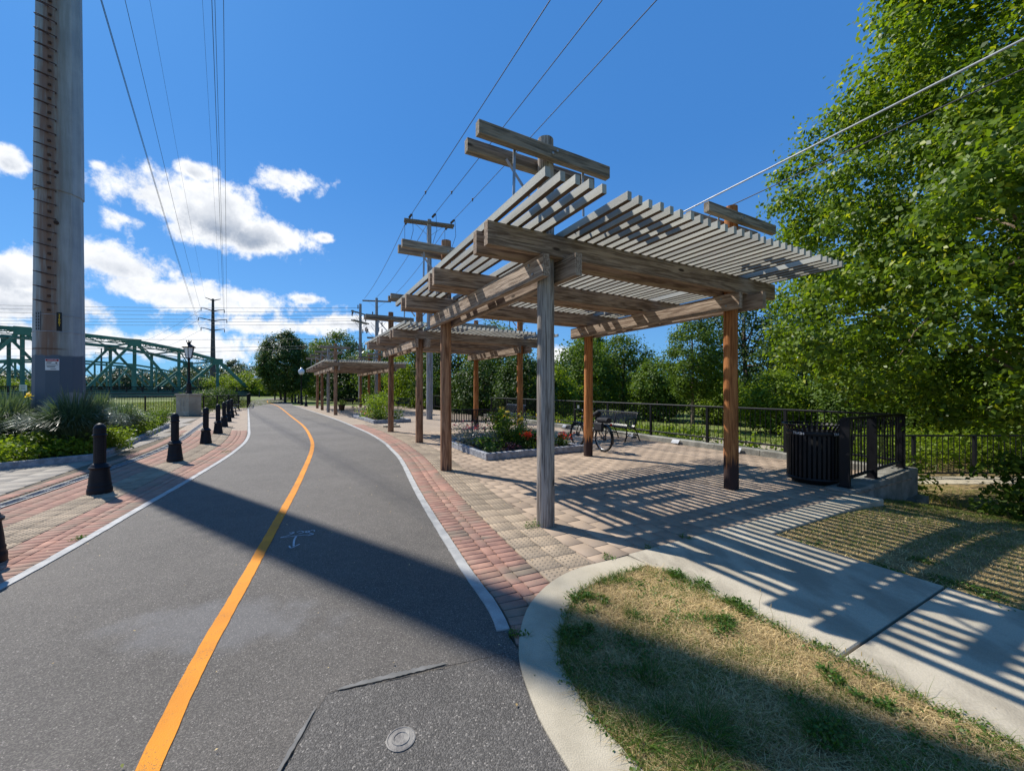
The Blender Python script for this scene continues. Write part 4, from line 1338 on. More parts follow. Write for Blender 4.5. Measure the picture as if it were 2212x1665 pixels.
for p in wires_at:
    a = p + WD * 0.8
    b = a + WD * 42 + Vector((0, 0, 0.4))
    wire(a, b, 0.25, 0.0125, 'overhead wire crossing the sky from the grey wooden pole crossarm %s' % ('end by the path', 'middle', 'end by the railing')[wires_at.index(p)], 'distribution wires towards the viewer')
    g = MB(); c = a + WD * 2.4; g.tube([c - WD * .08, c, c + WD * .08], [0.01, 0.05, 0.01], 6); g.tube([c, c + Vector((0, 0, -.12))], [0.03, 0.015], 5)
    tag(g.build('wire_damper', M['far_steel']), 'small dark damper on the overhead wire from the grey pole crossarm %s' % ('end by the path', 'middle', 'end by the railing')[wires_at.index(p)], 'wire clamp', 'wire clamps')
    # span on to the next pole
    a2 = p - WD * 0.8
    k = wires_at.index(p)
    b2 = Vector((UB.x, UB.y, 9.5)) + adB * ((-1.05, 0.0, 1.05)[k]) + Vector((0, 0, 0.12 if k != 1 else 0.3))
    wire(a2, b2, 0.35, 0.013, 'overhead wire to the next wooden pole from the grey crossarm %s' % ('end by the path', 'middle', 'end by the railing')[k], 'distribution wires between poles')
# river-crossing wires
for k, (yl, yr) in enumerate(((654.5, 665), (662, 673), (670, 681), (682, 688), (690, 693), (697, 700), (728, 731), (753, 745), (775, 748))):
    a = Vector((UC.x, UC.y, CAM_H + (HORY - yr) / FPX * 39))
    Yl = 43.0
    b = Vector(((0 - CXP) / FPX * Yl * 1.25, Yl * 1.0, CAM_H + (HORY - yl) / FPX * Yl + 0.15))
    wire(a, b, 0.25, 0.016, 'river-crossing wire from the dark wooden pole, %s from the top' % ('first', 'second', 'third', 'fourth', 'fifth', 'sixth', 'seventh', 'eighth', 'ninth')[k], 'river crossing wires')
# service cables towards the right
ca = Vector((UA.x, UA.y, 4.15)); cb = atY(2212, 85, 4.0)
d_ = (cb - ca)
wire(ca, ca + d_ * 1.7, 0.0, 0.014, 'bright aluminium service cable running past the big leafy tree', None, 'cable', 12)
wire(ca + Vector((0, 0, -.12)), ca + d_ * 1.7 + Vector((0.05, 0, -.16)), 0.15, 0.008, 'thin black cable sagging just under the bright service cable', None, 'wire', 16)

# ------------------------------------------------------------------ bollards
def bollard_mesh():
    g = MB()
    g.lathe([(0.168, 0), (0.170, 0.05), (0.166, 0.075), (0.158, 0.085), (0.157, 0.11), (0.160, 0.125), (0.150, 0.14), (0.146, 0.20), (0.136, 0.28), (0.128, 0.335),
             (0.126, 0.36), (0.146, 0.372), (0.150, 0.39), (0.140, 0.40), (0.124, 0.408), (0.118, 0.43), (0.100, 0.44), (0.085, 0.452)], 20)
    b = g.mesh('base', M['bollard'], True); b.set_sharp_from_angle(angle=R(50))
    g = MB()
    # fluted shaft
    n = 20; vs = []; fs = []
    for iz, z in enumerate((0.44, 0.60, 0.85)):
        for k in range(n * 2):
            q = math.pi * k / n
            rr = 0.083 - (0.004 if k % 2 else 0)
            vs.append((rr * math.cos(q), rr * math.sin(q), z))
    for iz in range(2):
        for k in range(2 * n):
            fs.append((iz * 2 * n + k, iz * 2 * n + (k + 1) % (2 * n), (iz + 1) * 2 * n + (k + 1) % (2 * n), (iz + 1) * 2 * n + k))
    g.add(vs, fs)
    s = g.mesh('shaft', M['bollard'])
    g = MB()
    g.lathe([(0.082, 0.845), (0.088, 0.852), (0.100, 0.862), (0.101, 0.875), (0.088, 0.885), (0.082, 0.90), (0.089, 0.915), (0.089, 0.928), (0.082, 0.94), (0.087, 0.955),
             (0.087, 0.97), (0.078, 0.995), (0.060, 1.022), (0.035, 1.042), (0.010, 1.048)], 20)
    c = g.mesh('cap', M['bollard'], True); c.set_sharp_from_angle(angle=R(55))
    for me in (b, s, c):
        for v in me.vertices: v.co.x *= 0.84; v.co.y *= 0.84
    return b, s, c
BOL = bollard_mesh()
def bollard(P, label, group):
    t = thing('bollard', label, 'bollard', (P[0], P[1], 0.002), random.uniform(0, 6), group)
    for nm, me in zip(('base', 'shaft', 'cap'), BOL): inst(nm, me, t)
bl = [Vector((-4.72, 3.5))] + GL([(215.6, 1064.6), (378, 996), (444.7, 958), (471, 936.5), (484, 921.8), (493, 910.6), (500, 902)])
ORD = ['first', 'second', 'third', 'fourth', 'fifth', 'sixth', 'seventh', 'eighth', 'ninth']
for i, p in enumerate(reversed(bl)): bollard(p, 'black fluted bollard by the trench drain, %s from the path benches' % ORD[i], 'bollards along the trench drain')
for i, p in enumerate(reversed(GL([(631, 868.5), (638, 870), (645, 872.5), (652, 875), (661, 877.5)]))): bollard(p, 'black bollard in the short row, %s from the long pergola' % ORD[i], 'bollards near the round tree')

# ------------------------------------------------------------------ railings
def railing(name, label, pts, zb, H, post_s=2.0, bar_s=0.118, mid=None, top_mat='iron', low=0.13, kerb=0.0, posts_extra=0.045, bar_r=0.0085, zoffs=None):
    t = thing(name, label, 'railing', (pts[0].x, pts[0].y, zb))
    o = Vector((pts[0].x, pts[0].y, zb))
    g = MB(); g.lathe([(bar_r, 0), (bar_r, 1)], 6); barm = g.mesh('bar', M['iron'])
    g = MB(); g.box((0, 0, 0.5), (0.06, 0.06, 1)); postm = g.mesh('post', M['iron'])
    for a, b in zip(pts, pts[1:]):
        d = b - a; Ln = d.length; d = d / Ln; ang = math.atan2(d.y, d.x)
        A = Vector((a.x, a.y, 0)) - Vector((o.x, o.y, 0)); B = Vector((b.x, b.y, 0)) - Vector((o.x, o.y, 0))
        g = MB(); g.beam(A + Vector((0, 0, H)), B + Vector((0, 0, H)), 0.058, 0.042, 0.008); g.build('top_rail', M[top_mat], t)
        g = MB(); g.beam(A + Vector((0, 0, low)), B + Vector((0, 0, low)), 0.04, 0.04, 0.004); g.build('bottom_rail', M[top_mat], t)
        if mid:
            g = MB(); g.beam(A + Vector((0, 0, mid)), B + Vector((0, 0, mid)), 0.03, 0.03, 0.004); g.build('mid_rail', M['iron'], t)
        n = max(1, int(round(Ln / post_s)))
        for i in range(n + 1):
            p = A.lerp(B, i / n)
            inst('post', postm, t, (p.x, p.y, -kerb), (0, 0, ang), (1, 1, H + kerb - 0.02))
        nbar = int(Ln / bar_s)
        for i in range(1, nbar):
            s = i * Ln / nbar
            if min(abs(s - k * Ln / n) for k in range(n + 1)) < 0.05: continue
            p = A.lerp(B, s / Ln)
            inst('bar', barm, t, (p.x, p.y, low), (0, 0, 0), (1, 1, H - low))
    return t
CR = LF(7.15, -0.86); E0 = LF(5.02, -0.86)
railing('railing', 'long black metal railing along the back of the plaza', [LF(7.15, -0.86), LF(7.15, 16.5)], 0.14, 0.96, 1.9, 0.118, kerb=0.02)
railing('railing', 'dark railing behind the far pergola closing the plaza', [LF(7.1, 22.0), LF(6.2, 31.5)], 0.14, 0.96, 1.9, 0.13, kerb=0.02)
# return railing: wide flat posts on the sloping end wall
tr_ = thing('railing', 'short black return railing with wide flat posts on stepped concrete wall', 'railing', (E0.x, E0.y, 0.0))
vx3 = Vector((VX.x, VX.y, 0))
def wall_top(s): return 0.03 + 0.105 * s / 2.13
for s, w in ((0.0, 0.13), (0.95, 0.13), (2.13, 0.12)):
    g = MB(); z0 = wall_top(s); g.box((0, 0, (1.10 + z0) / 2), (0.045, w, 1.10 - z0)); ob = g.build('post', M['iron'], tr_)
    p = vx3 * s; ob.location = p; ob.rotation_euler = (0, 0, TH)
    g = MB(); g.box((0, 0, 0.008), (0.12, 0.17, 0.016)); ob = g.build('base_plate', M['iron'], tr_); ob.location = p + Vector((0, 0, z0)); ob.rotation_euler = (0, 0, TH)
g = MB(); g.beam(Vector((0, 0, 1.10)) - vx3 * .03, Vector((0, 0, 1.10)) + vx3 * 2.2, 0.06, 0.045, 0.008); g.build('top_rail', M['iron'], tr_)
g = MB(); g.beam(Vector((0, 0, 0.16)), Vector((0, 0, 0.25)) + vx3 * 2.13, 0.045, 0.04, 0.004); g.build('bottom_rail', M['iron'], tr_)
g = MB(); g.lathe([(0.0095, 0), (0.0095, 1)], 6); barm = g.mesh('bar', M['iron'])
for k in range(1, 19):
    s = k * 2.13 / 19
    if min(abs(s - .95), abs(s), abs(s - 2.13)) < 0.06: continue
    z0 = 0.16 + 0.09 * s / 2.13
    inst('bar', barm, tr_, (vx3.x * s, vx3.y * s, z0), (0, 0, 0), (1, 1, 1.09 - z0))
# kerb wall under the back railing: weathered blocks with bronze-coloured dedication plates
kw = thing('kerb_wall', 'low weathered concrete kerb wall below the long black railing', 'kerb wall', (CR.x, CR.y, 0))
s = 0.0
while s < 17.2:
    Ls = random.uniform(1.05, 1.35)
    g = MB(); a = LF(7.13, -0.86 + s) - CR; b = LF(7.13, -0.86 + s + Ls - 0.012) - CR
    g.beam(Vector((a.x, a.y, -0.2)), Vector((b.x, b.y, -0.2)), 0.30, 0.68, 0.015, seg=5, wob=0.004)
    g.build('kerb_block', M['old_concrete'], kw); s += Ls
for ip_, (pxp, pyp) in enumerate(((1591, 970), (1460, 954), (1363, 941), (1220, 924), (1178, 918))):
    # find b where the kerb is seen at that bearing
    tt = (pxp - CXP) / FPX
    q0 = LF(6.93, 0); bb = (tt * q0.y - q0.x) / (UX.x - tt * UX.y)
    p = LF(6.91, bb)
    g = MB(); g.box((0, 0, 0), (0.13, 0.24, 0.018)); pq = g.build('dedication_plate', M['plaque'])
    pq.location = (p.x, p.y, 0.085); pq.rotation_euler = (0, R(48), TH)
    pq.rotation_euler = (0, R(-50), TH)
    tag(pq, 'small tilted metal plate on the kerb wall, %s from the trash can' % ('first', 'second', 'third', 'fourth', 'fifth')[ip_], 'plaque', 'dedication plates on the kerb wall')
ew = thing('end_wall', 'stepped concrete end wall under the short return railing', 'wall', (E0.x, E0.y, 0))
for s0, s1, zb in ((-0.22, 0.55, -0.5), (0.56, 2.32, -0.7)):
    g = MB()
    n_ = 8; A = []; 
    vs = []; fs = []
    for i in range(n_ + 1):
        s = s0 + (s1 - s0) * i / n_
        zt = wall_top(max(0, s)) + random.uniform(-.004, .004)
        for e, z in ((-0.17, zb), (-0.17, zt - 0.015), (-0.155, zt), (0.17, zt), (0.185, zb)):
            w = random.uniform(-.004, .004)
            p = vx3 * s + Vector((UX.x, UX.y, 0)) * (e + w); vs.append((p.x, p.y, z))
    for i in range(n_):
        for k in range(5):
            a = i * 5 + k; b = i * 5 + (k + 1) % 5
            fs.append((a, b, b + 5, a + 5))
    fs.append((0, 1, 2, 3, 4)); fs.append(tuple(n_ * 5 + k for k in range(5)))
    g.add(vs, fs); g.build('wall_block', M['old_concrete'], ew)
g = MB(); p = vx3 * 2.1 - Vector((UX.x, UX.y, 0)) * 0.22
g.box((p.x, p.y, -0.44), (0.55, 0.16, 0.2), TH); g.build('footing', M['old_concrete'], ew)
# lower railing by the lower path
railing('railing', 'lower black railing beside the lower concrete path under the tree', [Vector((8.2, 9.45)), Vector((17, 9.45))], -0.55, 1.0, 1.5, 0.135, kerb=0.03, low=0.1)
# river-side railings on the left
PED = G(408, 897).to_2d()
railing('railing', 'river-side black railing running left from the concrete lamp pedestal', [Vector((PED.x - 0.5, PED.y + 0.1)), Vector((-35, 23.0))], 0.12, 1.06, 2.2, 0.15, mid=0.86, kerb=0.1)
railing('railing', 'river-side black railing running away behind the concrete lamp pedestal', [Vector((PED.x + 0.42, PED.y + 0.6)), Vector((-22.6, 33.5)), Vector((-30, 45))], 0.10, 1.06, 2.2, 0.15, kerb=0.1)
lk = thing('kerb_wall', 'low stone kerb below the river-side railing', 'kerb wall', (PED.x, PED.y, 0))
g = MB(); g.beam(Vector((-0.55, 0.1, 0.03)), Vector((-35 - PED.x, 23.0 - PED.y, 0.03)), 0.3, 0.22, 0.01); g.build('kerb_stone', M['granite_rough'], lk)

# ------------------------------------------------------------------ lamp on its pedestal
ped = thing('lamp_pedestal', 'square panelled concrete pedestal carrying the lantern', 'pedestal', (PED.x, PED.y, 0), R(-6))
g = MB(); g.box((0, 0, 0.61), (0.84, 0.84, 1.22)); g.build('shaft', M['concrete'], ped)
g = MB(); g.box((0, 0, 1.27), (0.94, 0.94, 0.10)); g.box((0, 0, 0.09), (0.92, 0.92, 0.18)); g.build('cap', M['concrete'], ped)
for s in (-1, 1):
    g = MB(); g.box((s * 0.10, -0.424, 0.65), (0.02, 0.012, 0.8)); g.build('groove_strip', M['old_concrete'], ped)
def lantern(label, P, z0, H, style=0, scale=1.0):
    t = thing('street_lamp', label, 'street lamp', (P.x, P.y, z0))
    g = MB(); g.lathe([(0.17, 0), (0.17, 0.10), (0.13, 0.14), (0.12, 0.55), (0.13, 0.6), (0.075, 0.68), (0.065, H * 0.5), (0.055, H - 0.05), (0.09, H), (0.05, H + 0.03)], 14); g.build('post', M['iron'], t, autosmooth=40)
    b = H + 0.03
    if style == 0:
        g = MB(); g.lathe([(0.05, 0), (0.16, 0.06), (0.13, 0.1)], 12, (0, 0, b)); g.build('collar', M['iron'], t)
        n = 6; b += 0.1
        for k in range(n):
            q0, q1 = 2 * math.pi * k / n, 2 * math.pi * (k + 1) / n
            c = lambda q, r, z: (r * math.cos(q), r * math.sin(q), z)
            g = MB(); g.add([c(q0, .145, b), c(q1, .145, b), c(q1, .26, b + .62), c(q0, .26, b + .62)], [(0, 1, 2, 3)]); g.build('pane', M['glass_lamp'], t)
            g = MB(); g.beam(c(q0, .15, b), c(q0, .27, b + .63), 0.025, 0.025); g.build('frame_bar', M['iron'], t)
        g = MB(); g.lathe([(0.36, b + .62), (0.37, b + .66), (0.22, b + .76), (0.10, b + .84), (0.09, b + .9), (0.13, b + .94), (0.03, b + 1.0)], 6); g.build('roof', M['iron'], t)
        for k in range(6):
            q = 2 * math.pi * k / 6
            g = MB(); g.beam((0.08 * math.cos(q), 0.08 * math.sin(q), b + .9), (0.14 * math.cos(q), 0.14 * math.sin(q), b + 1.05), 0.035, 0.02); g.build('finial_leaf', M['iron'], t)
    else:
        for k in range(style):
            q = 2 * math.pi * k / style; rr = 0.0 if style == 1 else 0.75
            cx, cy = rr * math.cos(q), rr * math.sin(q)
            if rr:
                g = MB(); g.tube([(0, 0, H - 0.3), (cx * .6, cy * .6, H - 0.4), (cx, cy, H - 0.05)], 0.04, 6); g.build('arm', M['iron'], t)
            g = MB(); g.lathe([(0.12, 0), (0.24, 0.12), (0.30, 0.32), (0.26, 0.48), (0.12, 0.60), (0.04, 0.72)], 12, (cx, cy, b)); g.build('globe', M['glass_lamp'], t, True)
            g = MB(); g.lathe([(0.13, 0.0), (0.10, 0.03)], 10, (cx, cy, b - 0.03)); g.build('globe_seat', M['iron'], t)
    return t
lantern('black lantern street lamp with crown finial on the concrete pedestal', PED, 1.32, 2.05, 0)
lantern('black street lamp with single acorn globe before the round tree', G(651, 875).to_2d(), 0.0, 3.05, 1)
lantern('black street lamp with cluster of globes near the bridge end', Vector(((629 - 1106) / FPX * 92 - 0.0, 92.0)) if False else Vector(((560 - CXP) / FPX * 88, 88.0)), -0.05, 4.0, 5)
lantern('distant globe lamp on the bridge deck', Vector(((517 - CXP) / FPX * 118, 118.0)), 0.8, 3.2, 5)

# ------------------------------------------------------------------ benches
def bench_proto():
    prof = [(0.06, 0.86), (0.09, 0.875), (0.115, 0.86), (0.14, 0.80), (0.165, 0.68), (0.195, 0.56), (0.215, 0.48), (0.25, 0.435), (0.34, 0.425), (0.46, 0.44), (0.56, 0.45), (0.60, 0.44), (0.615, 0.415)]
    g = MB(); w = 0.038
    vs = []; fs = []
    for y, z in prof:
        vs += [(-w / 2, -y, z), (w / 2, -y, z), (w / 2, -y + 0.004, z - 0.008), (-w / 2, -y + 0.004, z - 0.008)]
    for i in range(len(prof) - 1):
        for k in range(4):
            fs.append((4 * i + k, 4 * i + (k + 1) % 4, 4 * i + 4 + (k + 1) % 4, 4 * i + 4 + k))
    g.add(vs, fs); slat = g.mesh('slat', M['bench'])
    g = MB()
    g.tube([(0, -0.03, 0), (0, -0.10, 0.16), (0, -0.20, 0.34), (0, -0.24, 0.41), (0, -0.19, 0.58), (0, -0.13, 0.80), (0, -0.08, 0.87)], 0.020, 6)
    g.tube([(0, -0.64, 0), (0, -0.575, 0.14), (0, -0.56, 0.30), (0, -0.59, 0.41), (0, -0.42, 0.40), (0, -0.24, 0.40)], 0.020, 6)
    g.tube([(0, -0.10, 0.16), (0, -0.25, 0.24), (0, -0.34, 0.20), (0, -0.43, 0.24), (0, -0.575, 0.14)], 0.014, 6)
    end = g.mesh('end_frame', M['iron'], True)
    g = MB()
    g.tube([(0, -0.16, 0.66), (0, -0.30, 0.68), (0, -0.50, 0.67), (0, -0.60, 0.63), (0, -0.60, 0.56), (0, -0.54, 0.54), (0, -0.52, 0.44)], 0.017, 6)
    arm = g.mesh('arm_rest', M['iron'], True)
    g = MB(); g.tube([(-0.9, 0, 0), (0.9, 0, 0)], 0.014, 6); rod = g.mesh('stretcher', M['iron'])
    return slat, end, arm, rod
BEN = bench_proto()
def bench(label, P, rz, group=None):
    t = thing('bench', label, 'bench', (P[0], P[1], 0.002), rz, group)
    n = 30
    for i in range(n):
        inst('slat', BEN[0], t, (-0.86 + 1.72 * i / (n - 1), 0, 0))
    for x in (-0.9, 0, 0.9):
        inst('end_frame', BEN[1], t, (x, 0, 0))
    for x in (-0.9, 0.9): inst('arm_rest', BEN[2], t, (x, 0, 0))
    for y, z in ((-0.57, 0.43), (-0.22, 0.42), (-0.11, 0.85), (-0.10, 0.17)):
        inst('stretcher', BEN[3], t, (0, y, z))
    return t
# bench local: seat faces -Y, back at y=0
bench('black steel bench seen from behind between the flower bed and second pergola', G(1021, 938).to_2d(), R(180 + 8))
bench('black steel bench against the railing behind the parked bicycle', LF(6.62, 5.75), TH - R(90))
bench('dark steel bench against the railing behind the second pergola', LF(6.6, 12.4), TH - R(90))
bench('black steel bench seen from behind beside the tall leafy planter', G(760, 886).to_2d(), R(188))
bench('dark steel bench facing the planter under the far pergola', Vector((-9.5, 33.0)), R(6))
bench('black steel bench at the end of the bollard row facing the path', Vector((-17.8, 24.3)), R(35 + 90))
bench('black steel bench beyond the first one facing the path by the lawn', Vector((-21.3, 29.6)), R(35 + 90))

# ------------------------------------------------------------------ trash can
TC = Vector((5.08, 6.62))
tr = thing('trash_can', 'black slatted steel trash can with flared rim beside the railing', 'trash can', (TC.x, TC.y, 0.002), R(35))
RT = 0.368
g = MB(); g.lathe([(RT - 0.02, 0.10), (RT - 0.02, 0.86)], 30); g.build('liner', M['dark'], tr, True)
g = MB(); g.lathe([(RT - 0.13, 0.0), (RT - 0.06, 0.025), (RT + 0.004, 0.075), (RT + 0.008, 0.11), (RT - 0.02, 0.115)], 30); g.build('base', M['iron'], tr, True)
sv = MB(); prof = [(RT, 0.11), (RT + 0.002, 0.5), (RT, 0.84), (RT + 0.012, 0.90), (RT + 0.045, 0.955), (RT + 0.06, 0.975)]
w = 0.036; vs = []; fs = []
for r_, z in prof:
    vs += [(-w / 2, -r_, z), (w / 2, -r_, z), (w / 2, -r_ + 0.007, z), (-w / 2, -r_ + 0.007, z)]
for i in range(len(prof) - 1):
    for k in range(4): fs.append((4 * i + k, 4 * i + (k + 1) % 4, 4 * i + 4 + (k + 1) % 4, 4 * i + 4 + k))
sv.add(vs, fs); sme = sv.mesh('slat', M['iron'])
for k in range(36): inst('slat', sme, tr, (0, 0, 0), (0, 0, 2 * math.pi * k / 36))
g = MB(); g.lathe([(RT + 0.045, 0.965), (RT + 0.07, 0.972), (RT + 0.07, 0.985), (RT + 0.045, 0.985)], 36, cap=False); g.build('rim', M['iron'], tr, True)
g = MB(); g.lathe([(RT + 0.003, 0.80), (RT + 0.006, 0.805), (RT + 0.006, 0.865), (RT + 0.003, 0.87)], 36, cap=False); g.build('label_band', M['iron'], tr, True)
camang = math.atan2(-TC.y, -TC.x)       # bearing of the viewer's path from the can
txm = text_mesh('TRASH', 0.060, M['letter_white'], 0.0008, bend=RT + 0.0075)
for dd in (-32, 58, 148, 238):
    ob = inst('lettering', txm, tr, (0, 0, 0.834), (0, 0, camang + R(90) + R(dd) - R(35)))

# ------------------------------------------------------------------ bicycle
RW = 0.335
rear = G(1304, 976).to_2d(); frt = G(1243, 963).to_2d()
dirb = (frt - rear).normalized(); rear = rear
bk = thing('bicycle', 'black bicycle with rear rack bag parked on its stand behind orange post', 'bicycle', (rear.x, rear.y, 0.002), math.atan2(dirb.y, dirb.x))
WB = 1.09
def wheel(x):
    w = bpy.data.objects.new('wheel', None); link(w, bk); w.location = (x, 0, RW)
    n = 32
    def ring(rr, r, nm, mat, seg=8):
        g = MB(); g.tube([(rr * math.cos(2 * math.pi * k / n), 0, rr * math.sin(2 * math.pi * k / n)) for k in range(n)], r, seg, closed=True); return g.build(nm, mat, w, True)
    ring(RW - 0.026, 0.026, 'tyre', M['rubber']); ring(RW - 0.058, 0.010, 'rim', M['chrome'] if x == 0 else M['bike'], 6)
    g = MB()
    for k in range(18):
        q = 2 * math.pi * k / 18
        g.tube([(0.02 * math.cos(q + 1), 0.02 * (-1) ** k, 0.02 * math.sin(q + 1)), ((RW - .06) * math.cos(q), 0, (RW - .06) * math.sin(q))], 0.0013, 3, False)
    g.build('spokes', M['chrome'], w)
    g = MB(); g.tube([(0, -0.05, 0), (0, 0.05, 0)], 0.022, 10); g.tube([(0, -0.03, 0), (0, -0.026, 0)], 0.07, 16); g.build('hub', M['bike'], w)
wheel(0); wheel(WB)
g = MB()
bb = (0.44, 0, 0.30); st = (0.32, 0, 0.78); hd = (0.86, 0, 0.84); hb = (0.90, 0, 0.68)
for a, b, r_ in ((bb, st, 0.017), (hd, hb, 0.022), (hb, bb, 0.026), ((0.34, 0, 0.70), hd, 0.018), (bb, (0, 0.06, RW), 0.010), (bb, (0, -0.06, RW), 0.010), ((0.335, 0, 0.74), (0, 0.06, RW), 0.008), ((0.335, 0, 0.74), (0, -0.06, RW), 0.008)):
    g.tube([a, b], r_, 8)
g.build('frame', M['bike'], bk, True)
g = MB(); g.tube([hb, (0.93, 0.0, 0.66), (0.95, 0.055, 0.62), (WB, 0.055, RW)], 0.014, 6); g.tube([(0.93, 0, 0.66), (0.95, -0.055, 0.62), (WB, -0.055, RW)], 0.014, 6); g.build('fork', M['bike'], bk, True)
g = MB(); g.tube([hd, (0.84, 0, 0.98), (0.88, 0, 1.02)], 0.014, 6); g.tube([(0.76, -0.31, 1.03), (0.85, -0.18, 1.02), (0.89, 0, 1.02), (0.85, 0.18, 1.02), (0.76, 0.31, 1.03)], 0.012, 6)
g.tube([(0.74, -0.33, 1.03), (0.80, -0.25, 1.03)], 0.018, 6); g.tube([(0.74, 0.33, 1.03), (0.80, 0.25, 1.03)], 0.018, 6); g.build('handlebar', M['bike'], bk, True)
g = MB(); g.tube([(0.84, 0.15, 1.06), (0.84, 0.15, 1.14)], 0.03, 8); g.build('bell', M['chrome'], bk)
g = MB(); g.box((0.86, -0.12, 1.06), (0.05, 0.07, 0.05)); g.build('lamp', M['chrome'], bk)
g = MB(); g.tube([(0.16, 0, 0.93), (0.22, 0, 0.945), (0.30, 0, 0.93), (0.44, 0, 0.925)], [0.06, 0.095, 0.06, 0.02], 10); g.tube([st, (0.30, 0, 0.92)], 0.013, 6); g.build('saddle', M['rubber'], bk, True)
g = MB(); 
for s in (-1, 1):
    g.tube([(0.28, s * .06, 0.72), (-0.22, s * .06, 0.72)], 0.006, 5); g.tube([(0, s * .07, RW), (-0.05, s * .06, 0.72)], 0.006, 5)
g.build('rack', M['bike'], bk)
g = MB()
vs = []
g.beam((-0.20, 0, 0.79), (0.18, 0, 0.79), 0.17, 0.13, 0.045); g.beam((-0.12, 0.14, 0.63), (0.16, 0.14, 0.63), 0.09, 0.22, 0.035); g.build('rack_bag', M['bag'], bk)
g = MB(); g.tube([(-0.26, 0, 0.70), (-0.285, 0, 0.70)], 0.028, 8); g.build('rear_reflector', M['red_lens'], bk)
g = MB(); g.tube([(0.30, -0.02, 0.27), (0.28, -0.16, 0.01)], 0.010, 6); g.build('kickstand', M['chrome'], bk)
g = MB(); g.tube([(0.44, -0.09, 0.30), (0.40, -0.10, 0.14)], 0.010, 6); g.tube([(0.44, 0.09, 0.30), (0.48, 0.10, 0.46)], 0.010, 6); g.box((0.39, -0.14, 0.14), (0.09, 0.09, 0.02)); g.box((0.49, 0.14, 0.46), (0.09, 0.09, 0.02))
n = 24; g.tube([(0.44 + .09 * math.cos(2 * math.pi * k / n), -0.06, .30 + .09 * math.sin(2 * math.pi * k / n)) for k in range(n)], 0.006, 4, closed=True); g.build('crank_and_pedals', M['bike'], bk)
for x, a0, a1 in ((0, 20, 200), (WB, 30, 190)):
    g = MB(); A = []; B = []
    vs = []; fs = []
    for k in range(13):
        q = R(a0 + (a1 - a0) * k / 12); rr = RW + 0.014
        vs += [(x + rr * math.cos(q), -0.028, RW + rr * math.sin(q)), (x + rr * math.cos(q), 0.028, RW + rr * math.sin(q)), (x + (rr + .004) * math.cos(q), 0, RW + (rr + .006) * math.sin(q))]
    for k in range(12):
        for e in ((0, 2), (2, 1)): fs.append((3 * k + e[0], 3 * k + e[1], 3 * k + 3 + e[1], 3 * k + 3 + e[0]))
    g.add(vs, fs); g.build('mudguard', M['bike'], bk, True)

# ------------------------------------------------------------------ flower beds (stone frames)
def bed_frame(label, a0, a1, b0, b1, org=None, th=TH, h=0.15):
    o = org if org is not None else P1
    V_ = Vector((math.cos(th), math.sin(th))); U_ = Vector((-math.sin(th), math.cos(th)))
    F = lambda a, b: o + V_ * a + U_ * b
    c = F(a0, b0)
    t = thing('planting_bed', label, 'planter', (c.x, c.y, 0))
    w = 0.13
    def stone(p, q):
        p = p - c; q = q - c
        L = (q - p).length; n = max(1, int(round(L / 1.3)))
        for i in range(n):
            A = p.lerp(q, i / n); B = p.lerp(q, (i + 1) / n); d = (B - A).normalized() * 0.003
            g = MB(); g.beam(Vector((A.x + d.x, A.y + d.y, h / 2)), Vector((B.x - d.x, B.y - d.y, h / 2)), w, h, 0.007, seg=7, wob=0.005); g.build('frame_stone', M['granite_rough'], t)
    stone(F(a0, b0 + w / 2), F(a1, b0 + w / 2)); stone(F(a0, b1 - w / 2), F(a1, b1 - w / 2))
    stone(F(a0 + w / 2, b0 + w + .003), F(a0 + w / 2, b1 - w - .003)); stone(F(a1 - w / 2, b0 + w + .003), F(a1 - w / 2, b1 - w - .003))
    g = MB(); nx = 14
    for i in range(nx):
        for j in range(nx):
            pass
    gv = []; gf = []
    for i in range(nx + 1):
        for j in range(nx + 1):
            p = F(a0 + w + (a1 - a0 - 2 * w) * i / nx, b0 + w + (b1 - b0 - 2 * w) * j / nx) - c
            gv.append((p.x, p.y, h - 0.055 + random.uniform(-.018, .018)))
    for i in range(nx):
        for j in range(nx):
            k = i * (nx + 1) + j; gf.append((k, k + nx + 1, k + nx + 2, k + 1))
    g.add(gv, gf); g.build('soil', M['soil'], t, True)
    return F
ca_, cb_ = toLF(*G(1050, 994.6).to_2d())
FB1 = bed_frame('granite-edged flower bed with red and yellow flowers between the two near pergolas', ca_, ca_ + 2.75, cb_, cb_ + 2.95)
c2 = G(807, 915).to_2d()
FB2 = bed_frame('granite-edged bed of tall leafy shrubs beyond the second pergola', 0, 1.75, 0, 5.0, c2, THC)
# stone footing block near the dark second-pergola post
q = G(842, 922).to_2d()
fb = MB(); fb.beam((q.x - .25, q.y, 0.04), (q.x + .38, q.y + .1, 0.04), 0.35, 0.08, 0.02, seg=4, wob=.01); fb.beam((q.x - .05, q.y + .15, 0.12), (q.x + .2, q.y + .18, 0.12), 0.22, 0.09, 0.02)
tag(fb.build('stone_block', M['concrete'], org=(0, 0, 0)), 'low flat stone block on the pavers by the dark pergola post', 'stone')
